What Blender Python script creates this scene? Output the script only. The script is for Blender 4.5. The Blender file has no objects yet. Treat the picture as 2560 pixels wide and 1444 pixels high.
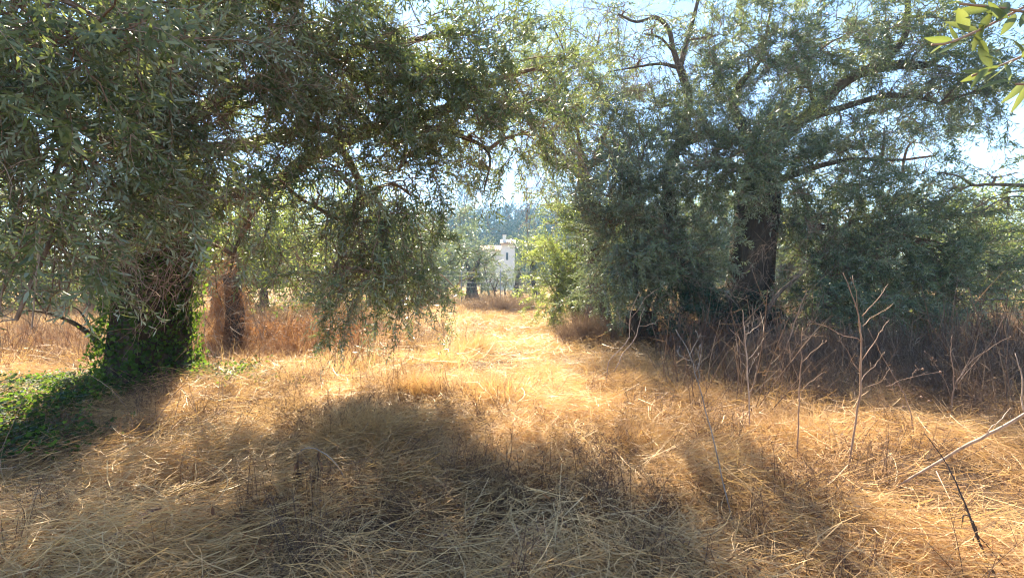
import bpy, math, random
import numpy as np
from mathutils import Matrix, Vector, Euler

SC = bpy.context.scene
COL = SC.collection
R = math.radians

# ------------------------------------------------------------------ camera
CAM_H, F, PITCH = 1.6, 1200.0, -1.05          # eye height, focal length in photo pixels, tilt
cam_d = bpy.data.cameras.new('camera'); cam = bpy.data.objects.new('camera', cam_d); COL.objects.link(cam)
cam_d.sensor_width = 36; cam_d.lens = F / 2560 * 36; cam_d.clip_start = 0.05; cam_d.clip_end = 3000
cam.location = (0, 0, CAM_H); cam.rotation_euler = (R(90 + PITCH), 0, 0)
SC.camera = cam
# ------------------------------------------------------------------ sky, sun, exposure
SUN_EL, SUN_AZ = 46, -19                     # azimuth: degrees to the right of +Y
W = bpy.data.worlds.new('World'); SC.world = W; W.use_nodes = True
wn = W.node_tree.nodes; wl = W.node_tree.links
for n in list(wn): wn.remove(n)
sky = wn.new('ShaderNodeTexSky'); sky.sky_type = 'NISHITA'; sky.sun_disc = False
sky.sun_elevation = R(SUN_EL); sky.sun_rotation = R(SUN_AZ); sky.altitude = 500; sky.air_density = 1.0; sky.dust_density = 0.1; sky.ozone_density = 2.0
bg = wn.new('ShaderNodeBackground'); bg.inputs[1].default_value = 0.082
wo = wn.new('ShaderNodeOutputWorld'); wl.new(sky.outputs[0], bg.inputs[0]); wl.new(bg.outputs[0], wo.inputs[0])
sd = bpy.data.lights.new('sun', 'SUN'); sd.energy = 5.0; sd.angle = R(0.55); sd.color = (1.0, 0.90, 0.68)
sun = bpy.data.objects.new('sun', sd); COL.objects.link(sun)
sv = Vector((math.sin(R(SUN_AZ)) * math.cos(R(SUN_EL)), math.cos(R(SUN_AZ)) * math.cos(R(SUN_EL)), math.sin(R(SUN_EL))))
sun.rotation_euler = sv.to_track_quat('Z', 'Y').to_euler()
sun.location = (0, 0, 40)
SC.view_settings.view_transform = 'Standard'; SC.view_settings.look = 'None'
SC.view_settings.exposure = 2.4; SC.view_settings.gamma = 1.0; SC.view_settings.use_curve_mapping = False
SC.cycles.use_denoising = True; SC.cycles.denoiser = 'OPENIMAGEDENOISE'; SC.cycles.denoising_input_passes = 'RGB_ALBEDO_NORMAL'; SC.cycles.denoising_prefilter = 'ACCURATE'
SC.cycles.pixel_filter_type = 'BLACKMAN_HARRIS'; SC.cycles.filter_width = 1.1
SC.cycles.max_bounces = 7; SC.cycles.diffuse_bounces = 4; SC.cycles.glossy_bounces = 2; SC.cycles.transmission_bounces = 4
SC.cycles.transparent_max_bounces = 4; SC.cycles.volume_bounces = 0
SC.cycles.sample_clamp_indirect = 6.0; SC.cycles.caustics_reflective = False; SC.cycles.caustics_refractive = False

# ------------------------------------------------------------------ maths helpers
rng = np.random.default_rng(7)
def reseed(s):
    global rng
    rng = np.random.default_rng(s)
def U(a, b, n=None): return rng.uniform(a, b, n)
def unit(v):
    v = np.asarray(v, float); return v / np.maximum(np.linalg.norm(v, axis=-1, keepdims=True), 1e-9)
CT, ST = math.cos(R(PITCH)), math.sin(R(PITCH))
def P(px, py, d):
    """world point seen at photo pixel (px, py), d metres away along +Y"""
    a = (px - 1280) / F; b = (722 - py) / F
    vy = CT - b * ST; vz = ST + b * CT
    k = d / vy
    return np.array([a * k, d, CAM_H + vz * k])
_perm = np.random.default_rng(3).random((64, 64))
def noise(x, y):
    """smooth value noise 0..1"""
    x = np.asarray(x, float); y = np.asarray(y, float)
    xi = np.floor(x).astype(int); yi = np.floor(y).astype(int); u = x - xi; v = y - yi
    u = u * u * (3 - 2 * u); v = v * v * (3 - 2 * v)
    g = lambda i, j: _perm[i & 63, j & 63]
    return (g(xi, yi) * (1 - u) + g(xi + 1, yi) * u) * (1 - v) + (g(xi, yi + 1) * (1 - u) + g(xi + 1, yi + 1) * u) * v
def smooth(a, b, x):
    t = np.clip((np.asarray(x, float) - a) / (b - a), 0, 1); return t * t * (3 - 2 * t)
def gz(x, y):
    """ground height"""
    x = np.asarray(x, float); y = np.asarray(y, float)
    z = 0.16 * (noise(x * .55 + 9, y * .55 + 4) - .5) + 0.12 * (noise(x * 1.7, y * 1.7) - .5) + .07 * (noise(x * 3.7 + 3, y * 3.7) - .5) * smooth(12, 7, y)
    z = z * (1 - 0.5 * smooth(20, 60, y))
    pathx = 0.25 + 0.10 * (y - 4)*0.6
    z = z - 0.05 * np.exp(-((x - pathx) / .8) ** 2) * smooth(30, 8, y)
    for mx, my, mh, mr in ((-1.35, 6.3, .13, .55), (-0.25, 5.2, .10, .6), (-1.0, 8.6, .12, .6), (-1.3, 4.6, .10, .6), (2.2, 3.9, .08, .7), (3.6, 4.6, .10, .9), (-3.0, 3.6, .06, .7), (-3.9, 6.6, .12, 1.2)):
        z = z + mh * np.exp(-(((x - mx) ** 2 + (y - my) ** 2) / mr ** 2))
    hill = 15.5 * smooth(85, 170, y) * np.exp(-(((x - 5) / 70) ** 2)) + 5 * smooth(90, 220, y)
    return z + hill
def G(px, py):
    """ground point below photo pixel"""
    lo, hi = 0.5, 300.0
    for _ in range(50):
        m = math.sqrt(lo * hi); p = P(px, py, m)
        if p[2] > gz(p[0], p[1]): lo = m
        else: hi = m
    p = P(px, py, lo); p[2] = float(gz(p[0], p[1])); return p
def ground(px, d):
    p = P(px, 700, d); p[2] = float(gz(p[0], d)); return p
def spline(pts, n):
    """Catmull-Rom through the rows of pts (any number of columns)"""
    p = np.asarray(pts, float)
    if len(p) == 2: 
        t = np.linspace(0, 1, n)[:, None]; return p[0] * (1 - t) + p[1] * t
    q = np.vstack([2 * p[0] - p[1], p, 2 * p[-1] - p[-2]])
    t = np.linspace(0, len(p) - 1 - 1e-6, n); i = t.astype(int); u = (t - i)[:, None]
    a, b, c, d = q[i], q[i + 1], q[i + 2], q[i + 3]
    return .5 * (2 * b + (c - a) * u + (2 * a - 5 * b + 4 * c - d) * u ** 2 + (3 * b - a - 3 * c + d) * u ** 3)

# ------------------------------------------------------------------ mesh helpers (all triangles)
class Geo:
    def __init__(s): s.v = []; s.t = []; s.lv = []; s.mi = []; s.n = 0
    def add(s, v, t, lv=None, mi=0):
        v = np.asarray(v, float); t = np.asarray(t, int)
        s.v.append(v); s.t.append(t + s.n); s.n += len(v)
        s.lv.append(np.broadcast_to(np.asarray(0.5 if lv is None else lv, float), (len(v),)))
        s.mi.append(np.full(len(t), mi, int)); return s
    def arr(s): return (np.vstack(s.v), np.vstack(s.t), np.concatenate(s.lv), np.concatenate(s.mi))
def tube(pts, rad, sides=6, cap=True):
    p = np.asarray(pts, float); n = len(p); rad = np.broadcast_to(np.asarray(rad, float), (n,))
    tg = unit(np.gradient(p, axis=0)); ref = np.array([0.31, 0.17, 0.94])
    if abs((tg[0] @ ref)) > .95: ref = np.array([1., 0, 0.1])
    a = unit(ref - tg * (tg @ ref)[:, None]); b = np.cross(tg, a)
    th = np.linspace(0, 2 * np.pi, sides, endpoint=False)
    v = p[:, None] + (a[:, None] * np.cos(th)[None, :, None] + b[:, None] * np.sin(th)[None, :, None]) * rad[:, None, None]
    v = v.reshape(-1, 3)
    i = np.arange(n - 1)[:, None] * sides; j = np.arange(sides)[None]; k = (j + 1) % sides
    t = np.concatenate([np.stack([i + j, i + k, i + sides + k], -1).reshape(-1, 3), np.stack([i + j, i + sides + k, i + sides + j], -1).reshape(-1, 3)])
    if cap and sides > 2:
        v = np.vstack([v, p[0], p[-1]]); c0, c1 = len(v) - 2, len(v) - 1
        j = np.arange(sides); k = (j + 1) % sides; o = (n - 1) * sides
        t = np.vstack([t, np.stack([np.full(sides, c0), k, j], -1), np.stack([np.full(sides, c1), o + j, o + k], -1)])
    return v, t
def box(lo, hi):
    lo = np.array(lo, float); hi = np.array(hi, float)
    v = np.array([[x, y, z] for z in (0, 1) for y in (0, 1) for x in (0, 1)], float) * (hi - lo) + lo
    q = [(0, 2, 3, 1), (4, 5, 7, 6), (0, 1, 5, 4), (2, 6, 7, 3), (0, 4, 6, 2), (1, 3, 7, 5)]
    t = [x for a, b, c, d in q for x in ((a, b, c), (a, c, d))]
    return v, np.array(t)
def leaves(base, dirn, nrm, ln, wd, curl=0.15, prof=((.33, 1.), (.70, .8))):
    """flat lanceolate leaves, four triangles each"""
    base = np.asarray(base, float); n = len(base); d = unit(dirn); nr = unit(nrm - d * np.sum(nrm * d, 1, keepdims=True)); s = np.cross(d, nr)
    ln = np.broadcast_to(ln, (n,))[:, None]; wd = np.broadcast_to(wd, (n,))[:, None] * .5; cu = np.broadcast_to(curl, (n,))[:, None]
    at = lambda t, w: base + d * ln * t + s * wd * w - nr * cu * ln * t * t
    v = np.stack([at(0, 0), at(prof[0][0], -prof[0][1]), at(prof[0][0], prof[0][1]), at(prof[1][0], -prof[1][1]), at(prof[1][0], prof[1][1]), at(1, 0)], 1).reshape(-1, 3)
    f = np.array([[0, 2, 1], [1, 2, 4], [1, 4, 3], [3, 4, 5]])
    return v, (np.arange(n)[:, None, None] * 6 + f[None]).reshape(-1, 3)
def ribbons(paths, wd, side):
    """n strips along paths (n, m, 3)"""
    n, m, _ = paths.shape; taper = np.linspace(1, .35, m)[None, :, None]
    o = side[:, None, :] * (np.asarray(wd)[:, None, None] * .5) * taper
    v = np.stack([paths - o, paths + o], 2).reshape(-1, 3)
    k = np.arange(m - 1); f = np.concatenate([np.stack([2 * k, 2 * k + 1, 2 * k + 3], -1), np.stack([2 * k, 2 * k + 3, 2 * k + 2], -1)])
    return v, (np.arange(n)[:, None, None] * (2 * m) + f[None]).reshape(-1, 3)

def to_mesh(name, arr, mats, smooth_=True):
    v, t, lv, mi = arr
    me = bpy.data.meshes.new(name); me.vertices.add(len(v)); me.vertices.foreach_set('co', v.astype(np.float32).ravel())
    me.loops.add(len(t) * 3); me.loops.foreach_set('vertex_index', t.astype(np.int32).ravel())
    me.polygons.add(len(t)); me.polygons.foreach_set('loop_start', np.arange(0, len(t) * 3, 3, dtype=np.int32))
    me.polygons.foreach_set('material_index', mi.astype(np.int32))
    me.polygons.foreach_set('use_smooth', np.full(len(t), smooth_))
    a = me.attributes.new('lv', 'FLOAT', 'POINT'); a.data.foreach_set('value', lv.astype(np.float32))
    for m in mats: me.materials.append(m)
    me.update(calc_edges=True); me.validate(); return me
def link(name, data, parent=None, loc=None):
    o = bpy.data.objects.new(name, data); COL.objects.link(o)
    if parent is not None: o.parent = parent
    if loc is not None: o.location = loc
    return o
def tag(o, label=None, cat=None, group=None, kind=None):
    for k, x in (('label', label), ('category', cat), ('group', group), ('kind', kind)):
        if x: o[k] = x
    return o
class Thing:
    """an Empty at the thing's base; parts are given in world coordinates"""
    def __init__(s, name, loc, label, cat, group=None):
        s.loc = np.array(loc, float); s.o = link(name, None, None, tuple(s.loc)); s.o.empty_display_size = .2
        tag(s.o, label, cat, group)
    def part(s, name, geo, mats, smooth_=True, parent=None, label=None, kind=None):
        arr = geo.arr() if isinstance(geo, Geo) else (geo[0], geo[1], np.full(len(geo[0]), .5), np.zeros(len(geo[1]), int))
        arr = (arr[0] - s.loc,) + tuple(arr[1:])
        o = link(name, to_mesh(name, arr, mats if isinstance(mats, list) else [mats], smooth_), parent or s.o)
        return tag(o, label, None, None, kind)

# ------------------------------------------------------------------ scatter: instances of the object's own geometry
_groups = {}
def scatter_group(K):
    if K in _groups: return _groups[K]
    g = bpy.data.node_groups.new('scatter', 'GeometryNodeTree'); N = g.nodes; L = g.links
    g.interface.new_socket('Geometry', in_out='INPUT', socket_type='NodeSocketGeometry')
    g.interface.new_socket('Geometry', in_out='OUTPUT', socket_type='NodeSocketGeometry')
    gi = N.new('NodeGroupInput'); go = N.new('NodeGroupOutput')
    def attr(nm, ty):
        a = N.new('GeometryNodeInputNamedAttribute'); a.data_type = ty; a.inputs[0].default_value = nm
        return [x for x in a.outputs if x.enabled and x.name == 'Attribute'][0]
    vid = attr('vid', 'INT'); isp = attr('ispt', 'INT'); rot = attr('rot', 'FLOAT_VECTOR'); scl = attr('scl', 'FLOAT_VECTOR')
    def equal(a, val):
        c = N.new('FunctionNodeCompare'); c.data_type = 'INT'; c.operation = 'EQUAL'
        ins = [x for x in c.inputs if x.enabled]; L.new(a, ins[0]); ins[1].default_value = val
        return c.outputs[0]
    def sep(sel):
        s = N.new('GeometryNodeSeparateGeometry'); s.domain = 'POINT'; L.new(gi.outputs[0], s.inputs[0]); L.new(sel, s.inputs[1]); return s.outputs[0]
    pts = sep(equal(isp, 1)); join = N.new('GeometryNodeJoinGeometry')
    for k in reversed(range(K)):
        b = N.new('FunctionNodeBooleanMath'); b.operation = 'AND'; L.new(equal(isp, 0), b.inputs[0]); L.new(equal(vid, k), b.inputs[1])
        ti = N.new('GeometryNodeGeometryToInstance'); L.new(sep(b.outputs[0]), ti.inputs[0]); L.new(ti.outputs[0], join.inputs[0])
    iop = N.new('GeometryNodeInstanceOnPoints'); L.new(pts, iop.inputs['Points']); L.new(join.outputs[0], iop.inputs['Instance'])
    iop.inputs['Pick Instance'].default_value = True; L.new(vid, iop.inputs['Instance Index'])
    er = N.new('FunctionNodeEulerToRotation'); L.new(rot, er.inputs[0]); L.new(er.outputs[0], iop.inputs['Rotation'])
    L.new(scl, iop.inputs['Scale']); L.new(iop.outputs[0], go.inputs[0])
    _groups[K] = g; return g
def scatter(name, variants, mats, pos, rot, scl, vid=None, tint=None, parent=None, origin=(0, 0, 0)):
    K = len(variants); g = Geo(); ids = []
    for k, a in enumerate(variants):
        g.v.append(a[0]); g.t.append(a[1] + g.n); g.n += len(a[0]); g.lv.append(a[2]); g.mi.append(a[3]); ids.append(np.full(len(a[0]), k))
    v, t, lv, mi = g.arr(); nv = len(v); n = len(pos)
    pos = np.asarray(pos, float) - np.asarray(origin, float)
    me = to_mesh(name, (np.vstack([v, pos]), t, np.concatenate([lv, np.zeros(n)]), mi), mats)
    if vid is None: vid = rng.integers(0, K, n)
    scl = np.asarray(scl, float)
    if scl.ndim == 1: scl = np.repeat(scl[:, None], 3, 1)
    def put(nm, ty, field, x):
        a = me.attributes.new(nm, ty, 'POINT'); a.data.foreach_set(field, x.ravel())
    put('vid', 'INT', 'value', np.concatenate(ids + [vid]).astype(np.int32))
    put('ispt', 'INT', 'value', np.concatenate([np.zeros(nv), np.ones(n)]).astype(np.int32))
    put('rot', 'FLOAT_VECTOR', 'vector', np.vstack([np.zeros((nv, 3)), rot]).astype(np.float32))
    put('scl', 'FLOAT_VECTOR', 'vector', np.vstack([np.ones((nv, 3)), scl]).astype(np.float32))
    put('tint', 'FLOAT', 'value', np.concatenate([np.zeros(nv), np.full(n, .5) if tint is None else tint]).astype(np.float32))
    o = link(name, me, parent, None if parent is not None else origin); o['kind'] = 'stuff'
    m = o.modifiers.new('scatter', 'NODES'); m.node_group = scatter_group(K); return o
def eulers(mats3):
    """(n,3,3) rotation matrices -> XYZ eulers"""
    m = mats3; y = -np.arcsin(np.clip(m[:, 2, 0], -1, 1)); x = np.arctan2(m[:, 2, 1], m[:, 2, 2]); z = np.arctan2(m[:, 1, 0], m[:, 0, 0])
    return np.stack([x, y, z], 1)
def frames(dirn, up=None, roll=0.5):
    """rotation matrices with +X along dirn, +Z near up"""
    d = unit(dirn); n = len(d); up = np.tile([0, 0, 1.], (n, 1)) if up is None else up
    up = up + rng.normal(0, roll, (n, 3)); y = unit(np.cross(up, d)); z = np.cross(d, y)
    return np.stack([d, y, z], 2)

# ------------------------------------------------------------------ materials
def mat(name):
    m = bpy.data.materials.new(name); m.use_nodes = True; N = m.node_tree.nodes; L = m.node_tree.links
    for n in list(N): N.remove(n)
    return m, N, L
def ramp(N, stops):
    r = N.new('ShaderNodeValToRGB'); e = r.color_ramp.elements
    e[0].position, e[0].color = stops[0][0], (*stops[0][1], 1); e[1].position, e[1].color = stops[-1][0], (*stops[-1][1], 1)
    for p, c in stops[1:-1]:
        x = e.new(p); x.color = (*c, 1)
    return r
def attr_val(N, L, use_tint=True, wl_=.55, wr=.3, wt=.5):
    """per-leaf + per-instance variation, 0..1"""
    a = N.new('ShaderNodeAttribute'); a.attribute_name = 'lv'
    oi = N.new('ShaderNodeObjectInfo')
    def mad(x, k, y):
        m = N.new('ShaderNodeMath'); m.operation = 'MULTIPLY_ADD'; L.new(x, m.inputs[0]); m.inputs[1].default_value = k
        if isinstance(y, float): m.inputs[2].default_value = y
        else: L.new(y, m.inputs[2])
        return m.outputs[0]
    s = mad(a.outputs['Fac'], wl_, mad(oi.outputs['Random'], wr, (1 - wl_ - wr) / 2))
    if use_tint:
        b = N.new('ShaderNodeAttribute'); b.attribute_type = 'INSTANCER'; b.attribute_name = 'tint'
        s = mad(b.outputs['Fac'], wt, mad(s, 1 - wt, 0.0))
    return s
def leaf_material(name, front, back, trans, tmix=.35, rough=.42, spec=.5, use_tint=False):
    m, N, L = mat(name); v = attr_val(N, L, use_tint)
    rf = ramp(N, front); rb = ramp(N, back); rt = ramp(N, trans)
    for r in (rf, rb, rt): L.new(v, r.inputs[0])
    ge = N.new('ShaderNodeNewGeometry'); mx = N.new('ShaderNodeMix'); mx.data_type = 'RGBA'
    L.new(ge.outputs['Backfacing'], mx.inputs[0]); L.new(rf.outputs[0], mx.inputs[6]); L.new(rb.outputs[0], mx.inputs[7])
    p = N.new('ShaderNodeBsdfPrincipled'); L.new(mx.outputs[2], p.inputs['Base Color']); p.inputs['Roughness'].default_value = rough; p.inputs['Specular IOR Level'].default_value = spec
    t = N.new('ShaderNodeBsdfTranslucent'); L.new(rt.outputs[0], t.inputs[0])
    s = N.new('ShaderNodeMixShader'); s.inputs[0].default_value = tmix; L.new(p.outputs[0], s.inputs[1]); L.new(t.outputs[0], s.inputs[2])
    o = N.new('ShaderNodeOutputMaterial'); L.new(s.outputs[0], o.inputs[0]); return m
def solid(name, stops, scale=8., rough=.8, bump=.3, stretch=(1, 1, 1), spec=.3, detail=6, use_lv=0.0, dist=.02):
    m, N, L = mat(name); tc = N.new('ShaderNodeTexCoord'); mp = N.new('ShaderNodeMapping'); mp.inputs['Scale'].default_value = stretch
    L.new(tc.outputs['Object'], mp.inputs[0]); nz = N.new('ShaderNodeTexNoise'); nz.inputs['Scale'].default_value = scale; nz.inputs['Detail'].default_value = detail; nz.inputs['Roughness'].default_value = .65
    L.new(mp.outputs[0], nz.inputs['Vector']); r = ramp(N, stops); fac = nz.outputs['Fac']
    if use_lv:
        a = N.new('ShaderNodeAttribute'); a.attribute_name = 'lv'; mm = N.new('ShaderNodeMath'); mm.operation = 'MULTIPLY_ADD'
        L.new(a.outputs['Fac'], mm.inputs[0]); mm.inputs[1].default_value = use_lv; L.new(fac, mm.inputs[2]); m2 = N.new('ShaderNodeMath'); m2.operation = 'SUBTRACT'; L.new(mm.outputs[0], m2.inputs[0]); m2.inputs[1].default_value = use_lv / 2; fac = m2.outputs[0]
    L.new(fac, r.inputs[0])
    p = N.new('ShaderNodeBsdfPrincipled'); L.new(r.outputs[0], p.inputs['Base Color']); p.inputs['Roughness'].default_value = rough; p.inputs['Specular IOR Level'].default_value = spec
    if bump:
        b = N.new('ShaderNodeBump'); b.inputs['Strength'].default_value = bump; b.inputs['Distance'].default_value = dist; L.new(nz.outputs['Fac'], b.inputs['Height']); L.new(b.outputs[0], p.inputs['Normal'])
    o = N.new('ShaderNodeOutputMaterial'); L.new(p.outputs[0], o.inputs[0]); return m

M = {}
M['olive'] = leaf_material('olive_leaf', [(0, (.022, .040, .024)), (.45, (.095, .130, .072)), (1, (.32, .36, .21))],
                           [(0, (.20, .24, .19)), (1, (.48, .52, .42))], [(0, (.10, .15, .03)), (.6, (.20, .24, .05)), (1, (.42, .40, .10))], .40, .36)
M['olive_warm'] = leaf_material('olive_leaf_sunlit', [(0, (.05, .08, .030)), (.5, (.11, .155, .055)), (1, (.23, .27, .09))],
                           [(0, (.14, .17, .11)), (1, (.25, .28, .19))], [(0, (.20, .26, .05)), (.6, (.36, .42, .08)), (1, (.56, .54, .14))], .48, .40)  # olive leaf copy with the yellow-green glow of backlit crowns in its colour
M['olive_grey'] = leaf_material('olive_leaf_silver', [(0, (.045, .07, .048)), (.5, (.115, .15, .10)), (1, (.27, .31, .21))],
                           [(0, (.24, .28, .22)), (1, (.50, .54, .44))], [(0, (.12, .17, .05)), (.6, (.20, .25, .08)), (1, (.32, .34, .12))], .38, .40)
M['wood'] = leaf_material('distant_leaf', [(0, (.014, .034, .022)), (1, (.04, .075, .04))], [(0, (.014, .034, .022)), (1, (.05, .08, .05))], [(0, (.03, .06, .02)), (1, (.07, .10, .03))], .15, .7, .1)
M['broad'] = leaf_material('broad_leaf', [(0, (.05, .09, .03)), (1, (.12, .16, .05))], [(0, (.14, .18, .10)), (1, (.22, .25, .13))],
                           [(0, (.12, .17, .035)), (1, (.30, .32, .07))], .36, .45)
M['ivy'] = leaf_material('ivy_leaf', [(0, (.008, .020, .008)), (.6, (.020, .045, .014)), (.9, (.05, .09, .025)), (1, (.20, .10, .03))],
                         [(0, (.03, .06, .02)), (1, (.07, .11, .04))], [(0, (.10, .22, .02)), (.85, (.30, .42, .04)), (1, (.55, .30, .05))], .35, .55, .12)
M['straw'] = leaf_material('straw', [(0, (.15, .074, .040)), (.35, (.47, .268, .125)), (.7, (.73, .475, .225)), (1, (.86, .67, .43))],
                           [(0, (.15, .074, .040)), (.35, (.47, .268, .125)), (.7, (.73, .475, .225)), (1, (.86, .67, .43))],
                           [(0, (.28, .14, .045)), (.5, (.60, .38, .13)), (1, (.82, .60, .26))], .34, .45, .4, True)
M['weed'] = leaf_material('dead_weed', [(0, (.045, .027, .021)), (.5, (.145, .088, .062)), (1, (.38, .26, .18))],
                          [(0, (.045, .027, .021)), (.5, (.145, .088, .062)), (1, (.38, .26, .18))],
                          [(0, (.13, .07, .045)), (.5, (.32, .19, .10)), (1, (.55, .38, .21))], .28, .6, .25, True)
M['rust'] = leaf_material('rusty_weed', [(0, (.07, .034, .020)), (.5, (.22, .11, .06)), (1, (.46, .29, .17))], [(0, (.07, .034, .020)), (.5, (.22, .11, .06)), (1, (.46, .29, .17))], [(0, (.2, .09, .04)), (.5, (.42, .20, .08)), (1, (.6, .38, .18))], .3, .6, .25, True)
M['dead_leaf'] = leaf_material('dead_leaf', [(0, (.10, .045, .02)), (.5, (.26, .11, .045)), (1, (.42, .24, .10))], [(0, (.14, .07, .04)), (1, (.36, .22, .12))],
                          [(0, (.2, .07, .02)), (1, (.6, .28, .08))], .3, .6, .3)
M['bark'] = solid('olive_bark', [(.25, (.035, .026, .020)), (.5, (.105, .078, .058)), (.75, (.22, .175, .135))], 7, .9, .9, (1, 1, .25), .2, dist=.05)
M['bark_dark'] = solid('dark_bark', [(.25, (.020, .015, .011)), (.5, (.06, .045, .033)), (.75, (.14, .105, .08))], 7, .95, .9, (1, 1, .3), .1, dist=.05)  # darker than the olive bark, on trunks with and without ivy
M['twig'] = solid('olive_twig', [(.25, (.09, .055, .038)), (.5, (.22, .14, .10)), (.75, (.40, .30, .24))], 14, .85, 0, use_lv=.4)
M['grey_twig'] = solid('dead_grey_wood', [(.3, (.13, .105, .09)), (.7, (.34, .28, .24))], 14, .85, .3)
M['stalk'] = solid('dry_stalk', [(.3, (.16, .09, .06)), (.7, (.38, .24, .16))], 22, .6, .2, (1, 1, .3))
M['stalk_pale'] = solid('dry_pale_cane', [(.3, (.19, .125, .09)), (.7, (.47, .34, .26))], 25, .5, .2, (1, 1, .4), .4)
M['stalk_dark'] = solid('dead_dark_stem', [(.3, (.018, .012, .010)), (.7, (.075, .05, .04))], 22, .8, .3)
M['stump'] = solid('weathered_stump', [(.3, (.03, .022, .017)), (.7, (.12, .09, .065))], 9, .95, 1., (1, 1, .3), .1, dist=.05)
M['soil'] = solid('soil', [(.25, (.035, .022, .014)), (.5, (.11, .068, .038)), (.75, (.24, .16, .085))], 3.5, .95, .8, dist=.03, detail=10)
M['plaster'] = solid('white_plaster', [(.3, (.78, .73, .62)), (.7, (.85, .81, .72))], 2, .8, .05)
M['roof'] = solid('roof_tile', [(.3, (.38, .24, .16)), (.7, (.58, .40, .28))], 6, .8, .2)
M['dark'] = solid('dark_glass', [(.3, (.02, .025, .03)), (.7, (.04, .045, .05))], 3, .2, 0, spec=.6)
M['shutter'] = solid('grey_paint', [(.3, (.20, .24, .24)), (.7, (.26, .30, .30))], 5, .5, 0)
M['metal'] = solid('galvanised_metal', [(.3, (.24, .25, .25)), (.7, (.36, .37, .37))], 9, .45, 0, spec=.5)
M['pipe'] = solid('black_plastic', [(.3, (.008, .008, .008)), (.7, (.02, .02, .02))], 9, .5, 0)
M['board'] = solid('weathered_board', [(.3, (.16, .085, .07)), (.7, (.30, .18, .15))], 6, .8, .5, (1, 6, 6))
M['orange'] = solid('orange_skin', [(.3, (.75, .20, .03)), (.7, (.85, .32, .05))], 9, .4, 0)

# ------------------------------------------------------------------ olive boughs
def bare_spray(L, n, droop):
    g = Geo()
    def grow(b, d, ln, r, depth):
        t = np.linspace(0, 1, 6)[:, None]; q = b + d * ln * t + rng.normal(0, .16, 3) * ln * t ** 2 - np.array([0, 0, droop]) * ln * t ** 2 + rng.normal(0, .02, (6, 3)) * ln * t
        v, f = tube(q, np.linspace(r, r * .5, 6), 3, False); g.add(v, f, U(.1, .95))
        if depth:
            for k in range(n if depth == 2 else 4):
                i = rng.integers(1, 6); grow(q[i], unit(d + rng.normal(0, .75, 3)), ln * U(.35, .65), r * .6, depth - 1)
    grow(np.zeros(3), np.array([1., 0, 0]), L, .0055, 2); return g.arr()
def leafy_shoot(g, base, d, up, L, n_pair, leaf_l, leaf_w, droop, bare=.1, stem_r=.0022):
    """one shoot with opposite leaf pairs"""
    t = np.linspace(0, 1, 6)[:, None]; side = unit(np.cross(d, up)); bend = U(-.25, .25)
    path = base + d * L * t + np.array([0, 0, -1.]) * droop * L * t ** 2 + side * bend * L * t ** 2
    v, f = tube(path, np.linspace(stem_r, stem_r * .45, 6), 3, False); g.add(v, f, U(.2, .9), 1)
    s = np.linspace(bare, .98, n_pair); pos = np.stack([np.interp(s, t[:, 0], path[:, k]) for k in range(3)], 1)
    tg = unit(np.stack([np.interp(np.clip(s + .05, 0, 1), t[:, 0], path[:, k]) - np.interp(np.clip(s - .05, 0, 1), t[:, 0], path[:, k]) for k in range(3)], 1))
    for sgn in (-1, 1):
        ang = np.arange(n_pair) * 1.57 + U(0, .5) + rng.normal(0, .35, n_pair)
        u1 = unit(np.cross(tg, np.tile(up, (n_pair, 1)) + 1e-3)); u2 = np.cross(tg, u1)
        rad = (u1 * np.cos(ang)[:, None] + u2 * np.sin(ang)[:, None]) * sgn
        op = U(.55, 1.15, n_pair)[:, None]
        d2 = unit(tg * np.cos(op) + rad * np.sin(op) + np.array([0, 0, -.12]) + rng.normal(0, .12, (n_pair, 3)))
        nr = unit(tg * .6 - rad * .5 + np.array([0, 0, .6]) + rng.normal(0, .35, (n_pair, 3)))
        ll = leaf_l * U(.65, 1.2, n_pair); keep = rng.random(n_pair) > .1
        v, f = leaves(pos[keep], d2[keep], nr[keep], ll[keep], leaf_w * U(.75, 1.2, keep.sum()), U(-.05, .3, keep.sum()))
        g.add(v, f, np.repeat(np.clip(rng.normal(.45, .30, keep.sum()), 0, 1), 6), 0)
def bough(L, n_shoot, droop, shoot_l, pairs, leaf_l=.074, leaf_w=.0150, bare=.12):
    g = Geo(); t = np.linspace(0, 1, 9)[:, None]; wob = rng.normal(0, .05, (9, 3)) * t
    path = np.array([L, 0, 0]) * t + np.array([0, 0, -droop * L]) * t ** 1.8 + wob * L
    v, f = tube(path, np.linspace(.0065, .002, 9), 4, False); g.add(v, f, .4, 1)
    for s in np.linspace(.12, 1, n_shoot):
        b = np.array([np.interp(s, t[:, 0], path[:, k]) for k in range(3)])
        ax = unit(np.array([1, U(-1.1, 1.1), U(-.9, .7) - .25 * droop])); 
        if s > .97: ax = unit(path[-1] - path[-3])
        leafy_shoot(g, b, ax, np.array([0, 0, 1.]), shoot_l * U(.6, 1.25), max(4, int(pairs * U(.7, 1.2))), leaf_l, leaf_w, U(-.22, .28) + droop * .25, bare)
    return g.arr()
reseed(11)
BOUGH = [bough(.72, 14, d, .30, 10) for d in (.0, .1, .2, .32, .05, .4)]
HANG = [bough(.85, 14, d, .28, 9) for d in (.35, .6, .5)]                  # long weeping boughs
SPARSE = [bough(.8, 10, d, .28, 6, bare=.25) for d in (.3, .6, .45)]        # thin, twiggy boughs
BARE = [bare_spray(.7, 8, d) for d in (.1, .5, .9)]
FULL = [bough(.7, 9, d, .32, 8, .085, .030) for d in (.0, .15, .3, .1)]   # coarse boughs for far crowns
VARS = BOUGH + HANG + SPARSE
NB, NH, NS = len(BOUGH), len(HANG), len(SPARSE)

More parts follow.
